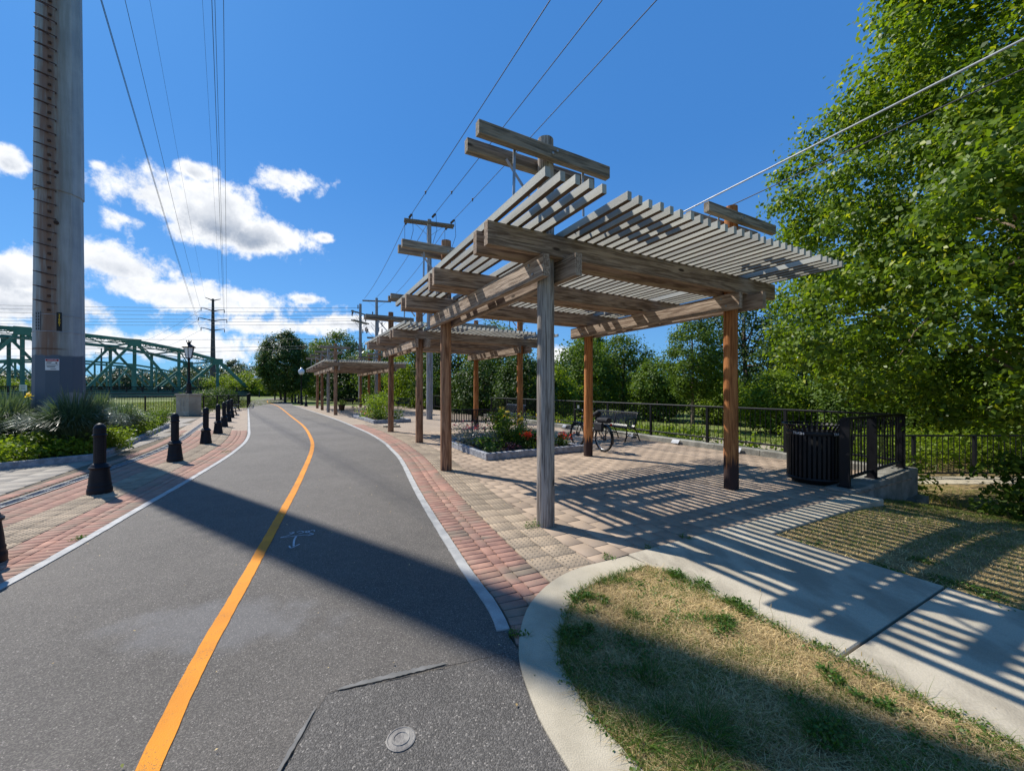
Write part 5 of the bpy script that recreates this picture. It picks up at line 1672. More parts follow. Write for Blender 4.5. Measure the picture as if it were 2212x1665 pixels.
# left bed edging
eb = thing('bed_edging', 'granite edging of the ornamental grass bed round the huge pole', 'edging', (bed[0].x, bed[0].y, 0))
for a, b in ((bed[0], bed[1]), (bed[4], bed[0]), (bed[3], bed[4])):
    n = max(1, int(round((b - a).length / 1.5)))
    for i in range(n):
        A = a.lerp(b, i / n) - bed[0]; B = a.lerp(b, (i + 1) / n) - bed[0]; d = (B - A).normalized() * .004
        g = MB(); g.beam(Vector((A.x + d.x, A.y + d.y, 0.055)), Vector((B.x - d.x, B.y - d.y, 0.055)), 0.14, 0.15, 0.008, seg=6, wob=.004); g.build('edging_stone', M['granite_rough'], eb)
g = MB(); g.add([(p.x - bed[0].x, p.y - bed[0].y, 0.07) for p in bed], [tuple(range(5))]); g.build('soil', M['soil'], eb)

# small iron valve cover in the asphalt
vc = G(866, 1598)
g = MB(); g.lathe([(0.064, 0.0), (0.064, 0.006), (0.058, 0.0075), (0.055, 0.005), (0.040, 0.007), (0.038, 0.010), (0.030, 0.010), (0.028, 0.007), (0.001, 0.0075)], 28)
o = g.build('valve_cover', M['cover'], None); o.location = (vc.x, vc.y, 0.002)
tag(o, 'small round iron valve cover set in the coarse asphalt', 'manhole cover')

# ------------------------------------------------------------------ green truss bridge
BD = Vector((0.55, 0.835)).normalized(); BP = 7.33
BPP = Vector((-BD.y, BD.x))          # to the far truss
B0 = Vector(((543 - CXP) / FPX * 100, 100.0))
def bridge(label, B0, nspan, z_off=0.0, detail=True, wid=18.5):
    t = thing('truss_bridge', label, 'bridge', (B0.x, B0.y, 0))
    zd = 1.15
    hts = [None, 8.6, 10.5, 11.7, 12.1, 12.3, 12.1, 11.7, 10.5, 8.6, None]
    npan = 10
    W3 = lambda k, side, z: Vector((-BD.x * BP * k + BPP.x * wid * side, -BD.y * BP * k + BPP.y * wid * side, z))
    def member(name, a, b, w=0.42):
        g = MB(); g.beam(a, b, w, w * 1.05); return g.build(name, M['green_steel'], t)
    for span in range(nspan):
        k0 = span * npan
        for side in (0, 1):
            top = [W3(k0 + k, side, hts[k]) if hts[k] else None for k in range(npan + 1)]
            bot = [W3(k0 + k, side, zd) for k in range(npan + 1)]
            member('end_post', bot[0], top[1], 0.62); member('end_post', bot[npan], top[npan - 1], 0.62)
            for k in range(1, npan - 1): member('top_chord', top[k], top[k + 1], 0.62)
            member('bottom_chord', bot[0], bot[npan], 0.7)
            for k in range(1, npan):
                member('vertical', bot[k], top[k], 0.40)
                if k % 2:
                    g = MB(); g.box((top[k].x, top[k].y, top[k].z - 0.35), (2.0, 0.66, 1.5), math.atan2(BD.y, BD.x)); g.build('gusset', M['green_steel'], t)
                    if k > 1: member('diagonal', top[k], bot[k - 1], 0.44)
                    if k < npan - 1: member('diagonal', top[k], bot[k + 1], 0.44)
        if detail:
            for k in range(1, npan):
                a = W3(k0 + k, 0, hts[k] - 0.2); b = W3(k0 + k, 1, hts[k] - 0.2)
                member('top_strut', a, b, 0.30)
                if k < npan - 1:
                    a2 = W3(k0 + k + 1, 0, hts[k + 1]); b2 = W3(k0 + k + 1, 1, hts[k + 1])
                    g = MB()
                    for q in range(14):
                        e0 = a.lerp(a2, q / 14); e1 = a.lerp(a2, (q + 1) / 14)
                        zz = Vector((0, 0, -0.75))
                        g.beam(e0 + (zz if q % 2 else Vector()), e1 + (Vector() if q % 2 else zz), 0.08, 0.08)
                    g.beam(a + Vector((0, 0, -.78)), a2 + Vector((0, 0, -.78)), 0.14, 0.16)
                    for q in range(8):
                        g.beam(a.lerp(a2, q / 8).lerp(b.lerp(b2, q / 8), (q % 2) * 0.25), a.lerp(a2, (q + 1) / 8).lerp(b.lerp(b2, (q + 1) / 8), ((q + 1) % 2) * 0.25), 0.12, 0.12)
                    g.beam(a, b2, 0.18, 0.18); g.beam(b, a2, 0.18, 0.18)
                    g.build('lateral_bracing', M['green_steel'], t)
    # deck, fascia girder and guard rails, running on to the abutment
    k1 = npan * nspan; ka = -4.5
    for side, e in ((0, -1.7), (1, 1.7)):
        o3 = Vector((BPP.x * e, BPP.y * e, 0))
        g = MB(); g.beam(W3(ka, side, 0.55) + o3, W3(k1, side, 0.55) + o3, 0.5, 1.0); g.build('fascia_girder', M['green_steel'], t)
        for z, h in ((2.15, 0.14), (1.75, 0.10), (1.38, 0.14)):
            g = MB(); g.beam(W3(ka, side, z) + o3, W3(k1, side, z) + o3, 0.14, h); g.build('guard_rail', M['iron'], t)
        n = int((k1 - ka) * 3)
        g = MB(); g.box((0, 0, 1.65), (0.22, 0.22, 1.15), math.atan2(BD.y, BD.x)); pm = g.mesh('rail_post', M['iron'])
        for i in range(n + 1):
            p = W3(ka + (k1 - ka) * i / n, side, 0) + o3
            inst('rail_post', pm, t, p)
    g = MB(); a = W3(ka, 0.5, 0.85); b = W3(k1, 0.5, 0.85); g.beam(a, b, wid + 4.2, 0.25); g.build('deck', M['asphalt'], t)
    for k in (0, npan):
        g = MB(); c = W3(k, 0.5, -0.1); g.box(c, (2.2, wid + 3, 1.0), math.atan2(BD.y, BD.x)); g.build('pier', M['concrete'], t)
    return t
bridge('green steel truss road bridge crossing behind the huge pole', B0, 2)
Bq = Vector(((430 - CXP) / FPX * 176, 176.0))
bridge('second paler truss span of green steel seen through the nearer bridge', Bq, 1, detail=False)
# white bridge-weight sign beyond the left guard rail
wsp = Vector(((50 - CXP) / FPX * 60, 60.0))
ws = thing('road_sign', 'small white road sign on post near the bridge rail', 'sign', (wsp.x, wsp.y, -0.05), R(40))
g = MB(); g.box((0, 0, 1.9), (0.75, 0.04, 0.95)); g.build('board', M['white'], ws)
g = MB(); g.box((0, 0.05, 0.75), (0.08, 0.05, 1.5)); g.build('sign_post', M['galv'], ws)
g = MB(); 
for zz, w in ((2.15, .5), (1.95, .4), (1.72, .45)): g.box((0, -0.022, zz), (w, 0.006, 0.07))
g.build('sign_lines', M['black_paint'], ws)

# ------------------------------------------------------------------ vegetation
def unit(v):
    return v / np.maximum(np.linalg.norm(v, axis=1, keepdims=True), 1e-9)
def leaf_mesh(name, C, Nrm, size, mat, asp=0.62, fold=0.0, rng=RNG):
    """one kite-shaped leaf per centre C with normal Nrm"""
    n = len(C)
    t = unit(np.cross(Nrm, rng.normal(size=(n, 3))))
    b = np.cross(Nrm, t)
    s = (size * rng.uniform(0.65, 1.25, n))[:, None] if np.isscalar(size) else (size * rng.uniform(0.75, 1.2, n))[:, None]
    v0 = C - t * s * 0.5
    v2 = C + t * s * 0.5
    v1 = C - t * s * 0.08 + b * s * asp * 0.5 + Nrm * s * 0.10
    v3 = C - t * s * 0.08 - b * s * asp * 0.5 + Nrm * s * 0.10
    V = np.stack([v0, v1, v2, v3], 1).reshape(-1, 3)
    F = np.arange(4 * n).reshape(n, 4)
    return np_mesh(name, V, F, mat)
def clump_leaves(cent, rad, per, rng, flat=0.7, up=0.7, outw=None):
    n = len(cent)
    idx = np.repeat(np.arange(n), per)
    off = rng.normal(size=(len(idx), 3)) * 0.5
    off[:, 2] *= flat
    C = cent[idx] + off * rad[idx][:, None]
    N = rng.normal(size=(len(idx), 3)) * 0.75 + np.array([0, 0, up])
    N += unit(off) * 0.5
    if outw is not None:
        N += unit(C - outw) * 0.6
    return C, unit(N)
def limb(g, a, b, r0, r1, rng, bend=0.15, n=5, seg=6):
    a = np.array(a, float); b = np.array(b, float)
    L = np.linalg.norm(b - a); pts = []; rs = []
    o = rng.normal(size=3) * bend * L
    for i in range(n + 1):
        t = i / n
        p = a + (b - a) * t + o * math.sin(math.pi * t) * 0.5 + np.array([0, 0, 0.08 * L * math.sin(math.pi * t)])
        pts.append(p); rs.append(r0 + (r1 - r0) * t)
    g.tube(pts, rs, seg)
    return pts
def tree(name, label, P, H, prof, nclump, per, leaf, mat, bark='bark', z0=0.0, seed=0, group=None, trunk_r=0.16, cr=0.55, stems=1, cat='tree', squash=1.0, fork=0.35, shell=0.55):
    """prof: list of (height, radius) of the crown; leaves gather in clumps near its surface"""
    rng = np.random.default_rng(seed)
    t = thing(name, label, cat, (P[0], P[1], z0), 0, group)
    zs = np.array([p[0] for p in prof]); rs = np.array([p[1] for p in prof])
    w = np.interp(np.linspace(zs[0], zs[-1], 200), zs, rs) + 0.15 * rs.max()
    zz = np.linspace(zs[0], zs[-1], 200)
    z = rng.choice(zz, nclump, p=w / w.sum())
    q = rng.uniform(0, 2 * math.pi, nclump)
    # lobed outline
    k1, k2, k3 = rng.uniform(0, 6.28, 3)
    lob = 1 + 0.13 * np.sin(2 * q + k1 + z * 0.6) + 0.10 * np.sin(3 * q + k2 - z * 0.9) + 0.07 * np.sin(5 * q + k3 + 2 * z)
    rr = np.interp(z, zs, rs) * lob * (shell + (1.02 - shell) * rng.uniform(0, 1, nclump) ** 0.6)
    C = np.stack([rr * np.cos(q), rr * np.sin(q) * squash, z], 1)
    crad = cr * rng.uniform(0.6, 1.35, nclump)
    L, N = clump_leaves(C, crad, per, rng, outw=np.array([0, 0, (zs[0] + zs[-1]) / 2]))
    keep = L[:, 2] > 0.03
    L, N = L[keep], N[keep]
    o = inst('crown', leaf_mesh('crown', L, N, leaf, M[mat], rng=rng), t)
    g = MB()
    for s in range(stems):
        a = np.array([rng.uniform(-.15, .15) * (stems > 1), rng.uniform(-.15, .15) * (stems > 1), -0.05])
        lean = rng.normal(size=2) * (0.10 if stems > 1 else 0.05) * H * 0.4
        mid = np.array([lean[0] * .5, lean[1] * .5, H * fork]); top = np.array([lean[0], lean[1], H * 0.80])
        r = trunk_r * (0.7 if stems > 1 else 1.0)
        limb(g, a, mid, r, r * 0.72, rng, 0.04, 5, 8)
        limb(g, mid, top, r * 0.72, r * 0.15, rng, 0.06, 6, 7)
        for k in range(int(16 / stems) + 4):
            c = C[rng.integers(nclump)]
            tt = rng.uniform(0.0, 0.75)
            p = mid + (top - mid) * tt
            if c[2] < p[2] - 0.3 * H: p = mid * rng.uniform(.5, 1)
            limb(g, p, p + (c - p) * 0.92, r * 0.34 * (1 - tt * .5), r * 0.05, rng, 0.12, 5, 5)
    g.build('trunk', M[bark], t, True)
    return t

# the big birch-like tree over the slope
tree('broadleaf_tree', 'big glossy-leaved birch tree overhanging the slope beside the service cable', (8.95, 6.4), 11.3,
     [(1.5, 1.0), (1.9, 2.6), (2.6, 3.3), (3.6, 3.65), (5.2, 3.75), (6.5, 3.5), (7.8, 2.95), (9.2, 2.1), (10.3, 1.25), (11.1, 0.4)],
     980, 200, 0.096, 'leaf_big', 'bark_pale', -0.5, 11, trunk_r=0.17, cr=0.40, stems=3, fork=0.22, shell=0.40)
# second crown further right so the mass goes on beyond the frame
tree('broadleaf_tree', 'leafy green tree standing behind the big birch', (14.8, 10.5), 11.5,
     [(0.8, 2.0), (3, 3.6), (6, 4.0), (9, 2.8), (11.3, 0.6)], 420, 90, 0.14, 'leaf_big', 'bark_pale', -0.5, 12, trunk_r=0.2, cr=0.7, stems=2)
# trees behind the back railing
BG = [  # px, Y, top py, half width px, material, crown bottom frac, seed, leaf, label
    (1255, 31, 738, 75, 'leaf_mid', 0.08, 21, 0.20, 'bushy mid-green tree behind the railing near the bicycle'),
    (1190, 26, 792, 55, 'leaf_lime', 0.04, 22, 0.17, 'low lime-green bush behind the railing beside the grey post'),
    (1345, 34, 722, 62, 'leaf_mid', 0.08, 23, 0.20, 'round-topped green tree behind the steel bench'),
    (1275, 48, 700, 42, 'leaf_lime', 0.30, 24, 0.24, 'taller pale green treetop showing above the bushes'),
    (1420, 27, 775, 55, 'leaf_mid', 0.04, 25, 0.17, 'spreading green shrub tree right of the steel bench'),
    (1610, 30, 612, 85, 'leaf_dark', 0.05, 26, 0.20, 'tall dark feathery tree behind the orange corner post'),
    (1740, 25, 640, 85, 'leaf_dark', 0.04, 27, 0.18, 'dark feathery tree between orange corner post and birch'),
    (1560, 24, 820, 50, 'leaf_lime', 0.03, 28, 0.15, 'bright green sapling thicket behind the railing below the dark tree'),
    (1680, 19, 800, 60, 'leaf_lime', 0.03, 29, 0.13, 'bright leafy sumac bush behind the railing near the trash can'),
    (1830, 17, 790, 70, 'leaf_mid', 0.03, 30, 0.13, 'leafy green bush behind the railing corner'),
    (1975, 16, 780, 85, 'leaf_mid', 0.03, 31, 0.13, 'dense green bush behind the lower railing'),
    (2120, 15, 760, 90, 'leaf_mid', 0.03, 32, 0.13, 'tall green bush behind the birch trunk'),
    (1075, 32, 688, 70, 'leaf_mid', 0.06, 33, 0.19, 'tall leafy tree behind the second pergola roof'),
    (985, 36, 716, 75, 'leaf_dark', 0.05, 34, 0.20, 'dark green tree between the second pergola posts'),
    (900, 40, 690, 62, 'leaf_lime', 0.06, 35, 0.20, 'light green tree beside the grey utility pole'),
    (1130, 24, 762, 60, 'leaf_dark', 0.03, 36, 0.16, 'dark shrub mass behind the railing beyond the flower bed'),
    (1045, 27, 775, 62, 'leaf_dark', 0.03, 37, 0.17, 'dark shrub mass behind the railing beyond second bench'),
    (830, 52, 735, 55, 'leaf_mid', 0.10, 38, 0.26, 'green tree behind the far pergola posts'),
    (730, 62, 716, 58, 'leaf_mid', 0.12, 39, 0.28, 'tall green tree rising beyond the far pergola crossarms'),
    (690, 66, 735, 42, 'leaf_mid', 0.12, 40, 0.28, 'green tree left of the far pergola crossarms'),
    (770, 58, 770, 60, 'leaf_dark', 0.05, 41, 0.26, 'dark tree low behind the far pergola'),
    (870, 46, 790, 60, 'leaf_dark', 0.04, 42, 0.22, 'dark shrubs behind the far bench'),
    (940, 34, 800, 55, 'leaf_mid', 0.03, 43, 0.18, 'mid-green shrubs behind the grey utility pole base'),
]
for px, Y, top, hw, mat, cb, sd, lf, lab in BG:
    H = CAM_H + 0.5 + (HORY - top) / FPX * Y
    X = (px - CXP) / FPX * Y
    r = hw / FPX * Y * 1.05
    prof = [(H * cb, r * 0.55), (H * (cb + .18), r * 0.95), (H * 0.55, r), (H * 0.78, r * 0.72), (H * 0.97, r * 0.18)]
    nc = int(170 + 55 * r)
    tree('broadleaf_tree' if H > 4 else 'shrub', lab, (X, Y), H, prof, nc, 42, lf * 1.08, mat, 'bark', -0.52, sd, trunk_r=0.05 + 0.018 * H, cr=0.20 * r + 0.16, stems=1 if H > 4 else 3, cat='tree' if H > 4 else 'shrub', shell=0.45)
# slim young tree standing on the grass behind the railing
tree('young_tree', 'slim young columnar tree with thin trunk behind the railing', ((1497 - CXP) / FPX * 20.5, 20.5), 6.2,
     [(1.6, 0.5), (2.6, 1.25), (3.8, 1.35), (5.0, 1.0), (6.1, 0.2)], 260, 52, 0.13, 'leaf_mid', 'bark_pale', -0.52, 51, trunk_r=0.10, cr=0.38, fork=0.4)
# round dense tree by the path and its small neighbours
tree('maple_tree', 'dense round dark maple beside the bend of the path', ((616 - CXP) / FPX * 50, 50.0), 8.9,
     [(1.5, 1.6), (2.3, 2.7), (4.0, 3.1), (6.0, 2.9), (7.6, 1.9), (8.8, 0.4)], 520, 70, 0.21, 'leaf_blue', 'bark', -0.05, 61, trunk_r=0.16, cr=0.55, fork=0.25)
tree('young_tree', 'small lime-leaved tree under the maple by the path bend', ((594 - CXP) / FPX * 62, 62.0), 4.2, [(1.4, 1.0), (2.4, 2.0), (3.4, 1.5), (4.1, .3)], 160, 45, 0.2, 'leaf_lime', 'bark', -0.05, 62, trunk_r=0.12, cr=0.5)
tree('young_tree', 'small lime tree with pale trunk beside the maple', ((607 - CXP) / FPX * 64, 64.0), 4.4, [(1.6, 1.0), (2.6, 1.9), (3.6, 1.4), (4.3, .3)], 150, 45, 0.2, 'leaf_lime', 'bark', -0.05, 63, trunk_r=0.18, cr=0.5)
tree('shrub', 'lime-green thicket beyond the path bend', ((650 - CXP) / FPX * 72, 72.0), 4.4, [(0.2, 3), (1.5, 4.2), (3, 3.4), (4.3, .6)], 260, 45, 0.24, 'leaf_lime', 'bark', -0.05, 64, cr=0.8, cat='shrub', stems=3)
tree('shrub', 'clipped round bush on the grass beside the bridge end', ((485 - CXP) / FPX * 58, 58.0) if False else ((477 - CXP) / FPX * 62, 62.0), 2.0, [(0.1, 1.2), (0.8, 1.6), (1.5, 1.2), (1.95, .2)], 130, 40, 0.14, 'leaf_mid', 'bark', -0.05, 65, cr=0.4, cat='shrub', stems=3, trunk_r=0.05)
tree('shrub', 'low rusty-flowered shrub behind the river-side railing', ((455 - CXP) / FPX * 36, 36.0), 1.5, [(0.1, 1.4), (0.7, 2.2), (1.2, 1.7), (1.45, .3)], 170, 40, 0.12, 'leaf_dark', 'bark', -0.05, 66, cr=0.45, cat='shrub', stems=3, trunk_r=0.05)
tree('shrub', 'pale flowering shrub behind the railing by the pedestal', ((430 - CXP) / FPX * 33, 33.0), 1.4, [(0.1, 1.2), (0.7, 1.6), (1.1, 1.3), (1.35, .3)], 120, 40, 0.11, 'leaf_mid', 'bark', -0.05, 67, cr=0.4, cat='shrub', stems=3, trunk_r=0.05)
FAR = [(535, 150, 790, 40, 'leaf_far', 'hazy treetop beyond the bridge portal'), (505, 160, 778, 26, 'leaf_far', 'tall hazy treetop behind the green portal'), (490, 108, 812, 40, 'leaf_lime', 'sunlit lime tree behind the bridge end post'),
       (545, 104, 806, 46, 'leaf_lime', 'sunlit lime tree behind the cluster lamp'), (575, 100, 812, 30, 'leaf_lime', 'sunlit lime tree touching the maple'), (440, 190, 786, 60, 'leaf_far', 'far riverbank tree behind the lantern'),
       (390, 230, 795, 40, 'leaf_far', 'far riverbank tree left of the lantern'), (330, 240, 800, 45, 'leaf_far', 'far riverbank tree seen through the truss middle'), (265, 235, 795, 40, 'leaf_far', 'far riverbank tree seen between the bridge verticals'),
       (215, 240, 812, 40, 'leaf_far', 'far riverbank tree right of the huge pole'), (40, 200, 800, 50, 'leaf_far', 'far riverbank tree left of the huge pole'), (-40, 200, 796, 60, 'leaf_far', 'far riverbank tree at the bridge left'),
       (120, 250, 806, 60, 'leaf_far', 'far riverbank tree behind the huge pole'), (20, 120, 822, 40, 'leaf_lime', 'sunlit bush below the bridge at left'), (620, 140, 790, 60, 'leaf_far', 'hazy trees behind the maple')]
for i, (px, Y, top, hw, mat, lab) in enumerate(FAR):
    H = CAM_H + (HORY - top) / FPX * Y + 0.2; X = (px - CXP) / FPX * Y; r = hw / FPX * Y
    tree('distant_tree', lab, (X, Y), H, [(H * .05, r * .8), (H * .35, r), (H * .7, r * .8), (H * .97, r * .2)], 190, 40, 0.0042 * Y, mat, 'bark', -0.06, 80 + i, trunk_r=0.3, cr=0.2 * r + .3, fork=.3, shell=.5)
# wooded horizon: reads as one mass
rng = np.random.default_rng(5)
az_ = rng.uniform(-1.2, 1.25, 2600); dd_ = rng.uniform(330, 460, 2600)
hh = 6 + 3.5 * np.sin(az_ * 9) + 2.5 * np.sin(az_ * 23 + 1) + rng.normal(size=2600)
cz = rng.uniform(0, 1, 2600) ** 0.7 * np.maximum(hh, 2.5)
C = np.stack([dd_ * np.sin(az_), dd_ * np.cos(az_), cz], 1)
L, N = clump_leaves(C, np.full(2600, 7.0), 10, rng, 0.6)
L[:, 2] = np.maximum(L[:, 2], -0.4)
o = inst('distant_wood', leaf_mesh('distant_wood', L, N, 3.2, M['leaf_far'], rng=rng))
tag(o, 'hazy wooded horizon across the river', 'woodland', None, 'stuff')

# dense wood closing the view behind the railing shrubs
rng = np.random.default_rng(6)
az_ = rng.uniform(-0.32, 1.3, 1500); dd_ = rng.uniform(44, 60, 1500)
hh = 4.2 + 1.2 * np.sin(az_ * 11) + 0.8 * np.sin(az_ * 27 + 1)
C = np.stack([dd_ * np.sin(az_), dd_ * np.cos(az_), -0.4 + rng.uniform(0, 1, 1500) * hh], 1)
C = C[(C[:, 0] > -15) & ((C[:, 0] + 26) / C[:, 1] > 0.2)]
L, N = clump_leaves(C, np.full(len(C), 1.5), 26, rng, 0.7)
L[:, 2] = np.maximum(L[:, 2], -0.45)
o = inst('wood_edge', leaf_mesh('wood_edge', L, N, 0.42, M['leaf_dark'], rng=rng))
tag(o, 'dense dark undergrowth closing the view behind the railing trees', 'woodland', None, 'stuff')

# ------------------------------------------------------------------ blades
def blades(name, P, h, w, lean, mat, rng, seg=2, curl=0.35):
    """arching blades: P (n,3) feet, h heights, lean (n,2) horizontal lean vectors relative to height"""
    n = len(P)
    q = rng.uniform(0, 2 * math.pi, n)
    side = np.stack([np.cos(q), np.sin(q), np.zeros(n)], 1)
    V = []
    for k in range(seg + 1):
        t = k / seg
        c = P.copy()
        c[:, 0] += lean[:, 0] * h * (t ** 1.7); c[:, 1] += lean[:, 1] * h * (t ** 1.7)
        c[:, 2] += h * (t - curl * t * t)
        ww = (w * (1 - t) ** 0.8)[:, None] if k < seg else None
        if k < seg:
            V += [c - side * ww * .5, c + side * ww * .5]
        else:
            V += [c]
    VV = np.stack(V, 1); m = VV.shape[1]
    F4 = []
    base = np.arange(n) * m
    quads = [np.stack([base + 2 * k, base + 2 * k + 1, base + 2 * k + 3, base + 2 * k + 2], 1) for k in range(seg - 1)]
    tri = np.stack([base + 2 * (seg - 1), base + 2 * (seg - 1) + 1, base + m - 1], 1)
    VV = VV.reshape(-1, 3)
    tris = [tri] + [q_[:, [0, 1, 2]] for q_ in quads] + [q_[:, [0, 2, 3]] for q_ in quads]
    return np_mesh(name, VV, np.concatenate(tris), mat)
def scatter(poly, n, rng):
    p = np.array(poly); lo_, hi_ = p.min(0), p.max(0)
    out = np.zeros((0, 2))
    while len(out) < n:
        x = rng.uniform(lo_[0], hi_[0], n); y = rng.uniform(lo_[1], hi_[1], n)
        k = inpoly(x, y, poly)
        out = np.concatenate([out, np.stack([x[k], y[k]], 1)])
    return out[:n]
def vnoise(x, y, s, seed):
    r = np.random.default_rng(seed); a = r.uniform(0, 6.28, 6); f = r.normal(size=(6, 2)) * s
    return sum(np.sin(x * f[i, 0] + y * f[i, 1] + a[i]) for i in range(6)) / 6
rng = np.random.default_rng(21)
visible_corner = [(p.x, p.y) for p in BI60[14:]] + [tuple(LF(0.25, b)) for b in (-1.42, -5.2)] + [(1.0, 0.7)]
A = scatter(visible_corner, 52000, rng)
A = A[(A[:, 1] > 1.05)]
def zero_lean(n, rng, s): return rng.normal(size=(n, 2)) * s
P = np.c_[A, np.full(len(A), 0.003)]
me = blades('dry_grass', P, rng.uniform(0.016, 0.042, len(P)), np.full(len(P), 0.0042), zero_lean(len(P), rng, 1.7), M['straw'], rng)
tag(inst('dry_grass', me), 'dry straw-coloured grass on the corner lawn', 'grass', None, 'stuff')
# greener growth in patches and along the edges
gA = scatter(visible_corner, 60000, rng)
dens_ = vnoise(gA[:, 0], gA[:, 1], 5.0, 3) + 0.55 * vnoise(gA[:, 0], gA[:, 1], 13, 4)
front = np.clip((2.45 - gA[:, 1] - 0.35 * (gA[:, 0] - .4)) * 0.9, -0.25, 0.45)
gA = gA[(rng.uniform(-0.15, 1.05, len(gA)) < dens_ + front) & (gA[:, 1] > 1.05)]
P = np.c_[gA, np.full(len(gA), 0.003)]
me = blades('green_grass', P, rng.uniform(0.02, 0.058, len(P)), np.full(len(P), 0.0042), zero_lean(len(P), rng, 1.0), M['blade'], rng)
tag(inst('green_grass', me), 'thin green grass growing through the dry corner lawn', 'grass', None, 'stuff')
def tuft(c, r, n, h, mat, name='grass_tuft', label='', leafy=False, group=None):
    t = thing(name, label, 'plant', (c[0], c[1], c[2] if len(c) > 2 else 0.003), 0, group)
    a = rng.uniform(0, 6.28, n); rr = r * np.sqrt(rng.uniform(0, 1, n))
    sub_ = rng.normal(size=(5, 2)) * r * 0.75; wsub = rng.uniform(.25, 1, 5); ch_ = rng.choice(5, n, p=wsub / wsub.sum())
    P = np.stack([rr * .55 * np.cos(a) + sub_[ch_, 0], rr * .55 * np.sin(a) + sub_[ch_, 1], np.zeros(n)], 1)
    h = h * np.array([.55, .7, .85, 1.0, .45])[ch_]
    ln = np.stack([np.cos(a), np.sin(a)], 1) * (0.25 + 0.9 * (rr / r))[:, None] + rng.normal(size=(n, 2)) * 0.25
    inst('blades', blades('blades', P, rng.uniform(0.5, 1.0, n) * h, np.full(n, 0.0045), ln, M[mat], rng, 3), t)
    if leafy:
        k = n // 2
        a = rng.uniform(0, 6.28, k); rr = r * np.sqrt(rng.uniform(0, 1, k))
        ch_ = rng.choice(5, k, p=wsub / wsub.sum()); C = np.stack([rr * .6 * np.cos(a) + sub_[ch_, 0], rr * .6 * np.sin(a) + sub_[ch_, 1], rng.uniform(0.15, 0.7, k) * h.mean()], 1)
        inst('leaves', leaf_mesh('leaves', C, unit(rng.normal(size=(k, 3)) * .6 + [0, 0, 1]), 0.022, M[mat], rng=rng), t)
    return t
for (px, py), r, n, h, lf, lab in (((1262, 1300), .075, 420, .10, True, 'clover tuft on the corner lawn beside the concrete band'), ((1375, 1335), .05, 300, .085, False, 'small isolated green tuft in the dry corner lawn'),
        ((1490, 1262), .09, 420, .11, True, 'leafy green weed on the corner lawn by the sidewalk'), ((1565, 1365), .085, 380, .10, True, 'spreading green weed in the middle of the dry lawn'),
        ((1300, 1255), .09, 300, .12, False, 'long grass tuft at the tip of the corner lawn'), ((1600, 1315), .07, 300, .11, True, 'weed tuft on the sidewalk edge of the corner lawn'),
        ((1240, 1385), .07, 420, .10, True, 'dark weed tuft where the shadow meets the concrete band'), ((1440, 1530), .14, 700, .16, False, 'tall grass tuft in the pole shadow on the corner lawn'),
        ((1530, 1640), .12, 600, .13, False, 'thick grass tuft deep in the pole shadow'), ((1905, 1530), .05, 260, .07, True, 'bright broad-leaved weed near the sidewalk on the corner lawn'),
        ((1800, 1470), .05, 220, .09, True, 'weed tuft at the sidewalk joint on the corner lawn'), ((1850, 1620), .13, 600, .10, True, 'dark weed patch at the shadow edge on the corner lawn')):
    p = G(px, py); tuft((p.x, p.y, 0.003), r, n, h, 'tuft', label=lab, leafy=lf)
# clover and low broad-leaved weeds spread in loose patches, some creeping over the concrete edges
cp = scatter(visible_corner, 700, rng); cp = cp[vnoise(cp[:, 0], cp[:, 1], 4.2, 31) + .5 * vnoise(cp[:, 0], cp[:, 1], 11, 32) > 0.30]
ed = np.array([(p.x, p.y) for p in BI60[16:58]]); ed = ed[rng.integers(0, len(ed), 46)] + rng.normal(size=(46, 2)) * .025
sw = np.array([tuple(LF(.24, b)) for b in rng.uniform(-4.6, -1.45, 60)]) + rng.normal(size=(60, 2)) * .03
cc = np.concatenate([cp, ed, sw]); cc = np.c_[cc, np.full(len(cc), .018)]
L, N = clump_leaves(cc, np.full(len(cc), .05), 17, rng, .25, 1.2); L[:, 2] = np.clip(L[:, 2], .012, .05)
tag(inst('clover', leaf_mesh('clover', L, N, .017, M['tuft'], asp=.85, rng=rng)), 'low clover and weeds patching the corner lawn', 'ground cover', None, 'stuff')
eb_ = np.concatenate([np.array([(p.x, p.y) for p in BI60[14:59]])[rng.integers(0, 45, 1500)], np.array([tuple(LF(.24, b)) for b in rng.uniform(-5.2, -1.45, 1800)])])
eb_ = eb_ + rng.normal(size=eb_.shape) * .014
P = np.c_[eb_, np.full(len(eb_), .006)]
tag(inst('edge_grass', blades('edge_grass', P, rng.uniform(.03, .085, len(P)), np.full(len(P), .0035), zero_lean(len(P), rng, .9), M['blade'], rng)), 'longer ragged grass fringing the corner lawn edges', 'grass', None, 'stuff')
# fallen leaves and grit on the path and paving
n = 420; X = rng.uniform(-4.5, 4.2, n); Y = rng.uniform(1.5, 12, n)
sel = (np.abs(X) < Y * 1.35); X, Y = X[sel], Y[sel]
C = np.c_[X, Y, np.full(len(X), .014)]
N = unit(rng.normal(size=(len(X), 3)) * .25 + [0, 0, 1])
tag(inst('leaf_litter', leaf_mesh('leaf_litter', C, N, rng.uniform(.006, .022, len(X)), M['straw'], rng=rng)), 'scattered dry leaf fragments and grit on the paving', 'leaf litter', None, 'stuff')
